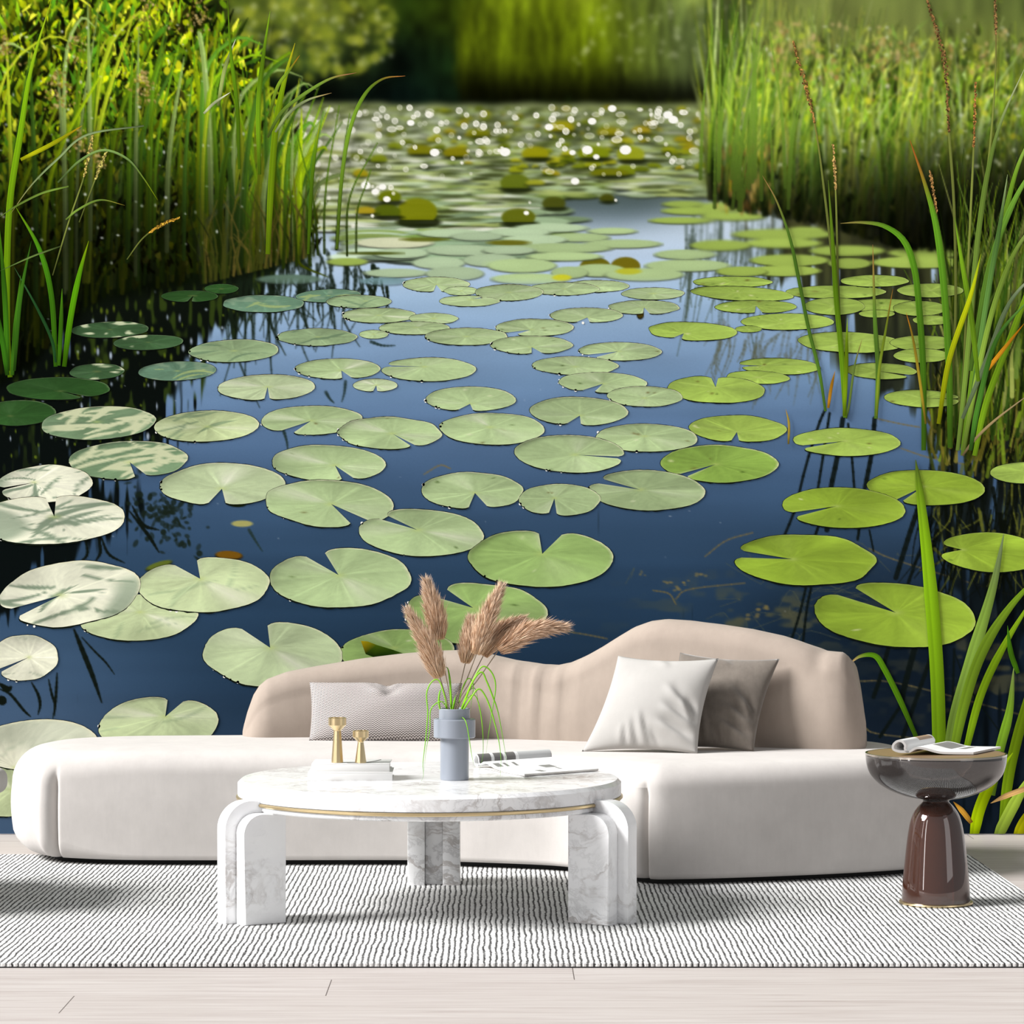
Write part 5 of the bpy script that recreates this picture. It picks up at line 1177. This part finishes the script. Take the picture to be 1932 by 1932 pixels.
# ---------------------------------------------------------------- magazines
def magazine(O, A, Cv, prof, thick, label, prints, z0, under=None):
    """prof: (s along Cv, height) of the upper sheet from the rolled end on; swept along A"""
    O, A, Cv = np.array(O + (0,)), np.array(A + (0,)), np.array(Cv + (0,)); cl = np.linalg.norm(Cv); ch = Cv / cl
    root = empty('magazine', (O[0], O[1], z0), label, 'magazine')
    pr = np.array(catmull([list(p) for p in prof], 90)); n = len(pr); na = 24
    d = np.gradient(pr, axis=0); d /= np.linalg.norm(d, axis=1)[:, None] + 1e-9; nv_ = np.stack([-d[:, 1], d[:, 0]], -1)
    nv_ = np.where((nv_[:, 1] < 0)[:, None] & False, -nv_, nv_)
    inner = pr - nv_ * thick
    def at(q, a): return O + A * a + ch * q[0] + np.array([0, 0, z0 + q[1]])
    V = [at(q, a / na) for a in range(na + 1) for q in pr] + [at(q, a / na) for a in range(na + 1) for q in inner]; m = (na + 1) * n; F, mi = [], []
    L = np.concatenate([[0], np.cumsum(np.linalg.norm(np.diff(pr, axis=0), axis=1))]); L /= L[-1]
    def ink(s, a):
        for (s0, s1, a0, a1, k) in prints:
            if s0 <= s <= s1 and a0 <= a <= a1: return k
        return 0
    for a in range(na):
        for k in range(n - 1):
            i = a * n + k; F.append((i, i + 1, i + n + 1, i + n)); mi.append(ink((L[k] + L[k + 1]) / 2, (a + .5) / na))
            i += m; F.append((i, i + n, i + n + 1, i + 1)); mi.append(0)
    for k in range(n - 1):
        F.append((k, m + k, m + k + 1, k + 1)); mi.append(0); b = na * n; F.append((b + k, b + k + 1, m + b + k + 1, m + b + k)); mi.append(0)
    for a in range(na):
        i = a * n; F.append((i, i + n, m + i + n, m + i)); mi.append(0); i = a * n + n - 1; F.append((i, m + i, m + i + n, i + n)); mi.append(4)
    mesh('open_pages', V, F, [M['paper'], M['ink'], M['ink_dark'], M['ink_warm'], M['page'], M['ink_light']], root, True, 40, mi)
    return root, at
def roll(r, z, turns0, turns1, cx, n=16): return [(cx + r * math.cos(t), z + r * math.sin(t)) for t in np.linspace(turns0, turns1, n)]
pr = roll(.021, .0225, math.radians(-40), math.radians(-300), .022, 16)[::1]
pr = roll(.020, .024, math.radians(300), math.radians(20), .024, 14)
pr = [(.036, .006), (.012, .007), (.003, .022), (.012, .041), (.030, .043), (.044, .032), (.047, .018), (.058, .016), (.085, .024), (.12, .021), (.17, .012), (.24, .0085), (.32, .0075), (.385, .0075)]
mg, at = magazine((-.085, 9.375), (.24, .2), (.17, -.36), pr, .005, 'open magazine with one side rolled, lying on the marble table beside the vase', [(.10,.30,.02,.16,2),(.10,.30,.19,.34,2),(.10,.30,.37,.52,2),(.10,.30,.55,.98,5),(.42,.52,.06,.12,1),(.42,.52,.18,.22,1),(.42,.52,.28,.34,1),(.55,.70,.55,.70,1),(.80,.92,.30,.38,1),(.72,.84,.62,.66,1)], TZ)
prism('page_block', [(.07, .001), (.385, .001), (.385, .0022), (.07, .0022)], (-.085 + .0, 9.375, TZ), (.427, -.904, 0), (0, 0, 1), (.768, .64, 0), .31, M['page'], mg)
# on the side table
ST = (1.383, 9.09); SR = .489
pr = [(.058, .0085), (.044, .0075), (.024, .0085), (.0045, .0170), (.0035, .034), (.018, .0475), (.036, .0465), (.0475, .033), (.0475, .020), (.056, .0145), (.078, .0255), (.104, .0245), (.15, .0125), (.19, .0095), (.262, .0085)]
mg2, at = magazine((1.228, 8.995), (.125, .225), (.262, .02), pr, .007, 'open magazine with its left half rolled up, on the smoked glass side table', [(.17,.34,.52,.96,3),(.24,.34,.60,.92,1),(.52,.70,.40,.96,1),(.56,.66,.44,.90,3),(.74,.80,.5,.9,1)], SR)

# ---------------------------------------------------------------- side table
side = empty('side_table', (ST[0], ST[1], RZ), 'smoked glass bowl side table on a brown glass bell foot with brass ring', 'side table')
lathe('foot_ring', [(.098, .0005), (.114, .0005), (.117, .004), (.116, .008), (.112, .0095), (.098, .0095)], (ST[0], ST[1], RZ), M['brass'], side, 96, 30, cap=False, close=True)['label'] = 'brass ring under the foot'
def shell(name, outer, t, c, mat, parent):
    inn = [(max(r - t, .0), z) for r, z in outer][::-1]; return lathe(name, outer + inn, c, mat, parent, 128, 50, cap=False, close=True)
cz = (ST[0], ST[1], 0)
def cm(pr, n): return [tuple(p) for p in catmull([list(q) for q in pr], n)]
shell('bell_foot', cm([(.108, .021), (.1055, .07), (.098, .15), (.090, .22), (.0815, .268), (.071, .298), (.056, .320), (.043, .333), (.0405, .338)], 40), .004, cz, M['amber'], side)
shell('bowl', cm([(.041, .338), (.045, .342), (.064, .3455), (.10, .353), (.145, .370), (.182, .393), (.207, .421), (.218, .450), (.2215, .474), (.2215, .486)], 40), .004, cz, M['smoke'], side)
lathe('inner_dome', cm([(.0365, .340), (.052, .3475), (.060, .353), (.050, .361), (.025, .366), (.001, .367)], 20), cz, plain('dark_brown_glass', srgb(66, 36, 28), .06, 0, Coat_Weight=.5), side, 64, 50, cap=True)
lathe('inner_neck', cm([(.037, .334), (.050, .322), (.060, .306), (.056, .296), (.03, .292), (.001, .291)], 20), cz, M['amber'], side, 64, 50, cap=True)
lathe('tray_top', [(0, .482), (.2165, .482), (.2165, .4885), (0, .4885)], cz, plain('bronze_tray', srgb(150, 122, 92), .4, .4), side, 128, 30, cap=False)
lathe('rim_band', [(.2165, .483), (.2225, .483), (.2225, .4893), (.2165, .4893)], cz, plain('polished_steel', srgb(190, 182, 172), .15, 1.0), side, 128, 30, cap=False, close=True)

# ---------------------------------------------------------------- armchair at the left edge
AX, AY = -2.08, 9.12
arm = empty('armchair', (AX, AY, RZ), 'pale upholstered armchair cut off by the left edge of the view', 'armchair')
def rbox(name, c, s, r, mat, parent, seg=5):
    bm = bmesh.new(); bmesh.ops.create_cube(bm, size=1)
    for v in bm.verts: v.co = (c[0] + v.co.x * s[0], c[1] + v.co.y * s[1], c[2] + v.co.z * s[2])
    bmesh.ops.bevel(bm, geom=list(bm.edges), offset=r, segments=seg, affect='EDGES', profile=.5); return bm_obj(name, bm, mat, parent, True, 60)
rbox('seat_cushion', (AX + .07, AY, .375), (.80, .62, .085), .035, M['seat'], arm)
lathe('shell', cm([(.24, .10), (.33, .13), (.405, .20), (.452, .28), (.457, .335), (.43, .345)], 24), (AX, AY, 0), M['seat'], arm, 64, 60, cap=True)
lathe('swivel_foot', [(0, 0), (.24, 0), (.245, .006), (.06, .02), (.05, .12), (0, .12)], (AX, AY, RZ), M['chrome'], arm, 64, 30, cap=False)
def curved_back():
    V, F = [], []; n, m = 40, 14
    for i in range(n):
        a = math.radians(90 + 180 * i / (n - 1)); hh = .74 - .10 * abs(i / (n - 1) - .5) * 2
        for k in range(m):
            q = k / m * 2 * math.pi; rr = .40 + .055 * math.cos(q); z = (.33 + hh) / 2 + (hh - .33) / 2 * math.copysign(abs(math.sin(q)) ** .5, math.sin(q))
            V.append((AX + rr * math.cos(a), AY + rr * math.sin(a), z))
    for i in range(n - 1):
        for k in range(m): F.append((i * m + k, (i + 1) * m + k, (i + 1) * m + (k + 1) % m, i * m + (k + 1) % m))
    F.append(tuple(range(m))); F.append(tuple(range((n - 1) * m, n * m))[::-1]); return V, F
V, F = curved_back(); mesh('backrest', V, F, M['seat'], arm, True, 60, fix=True)
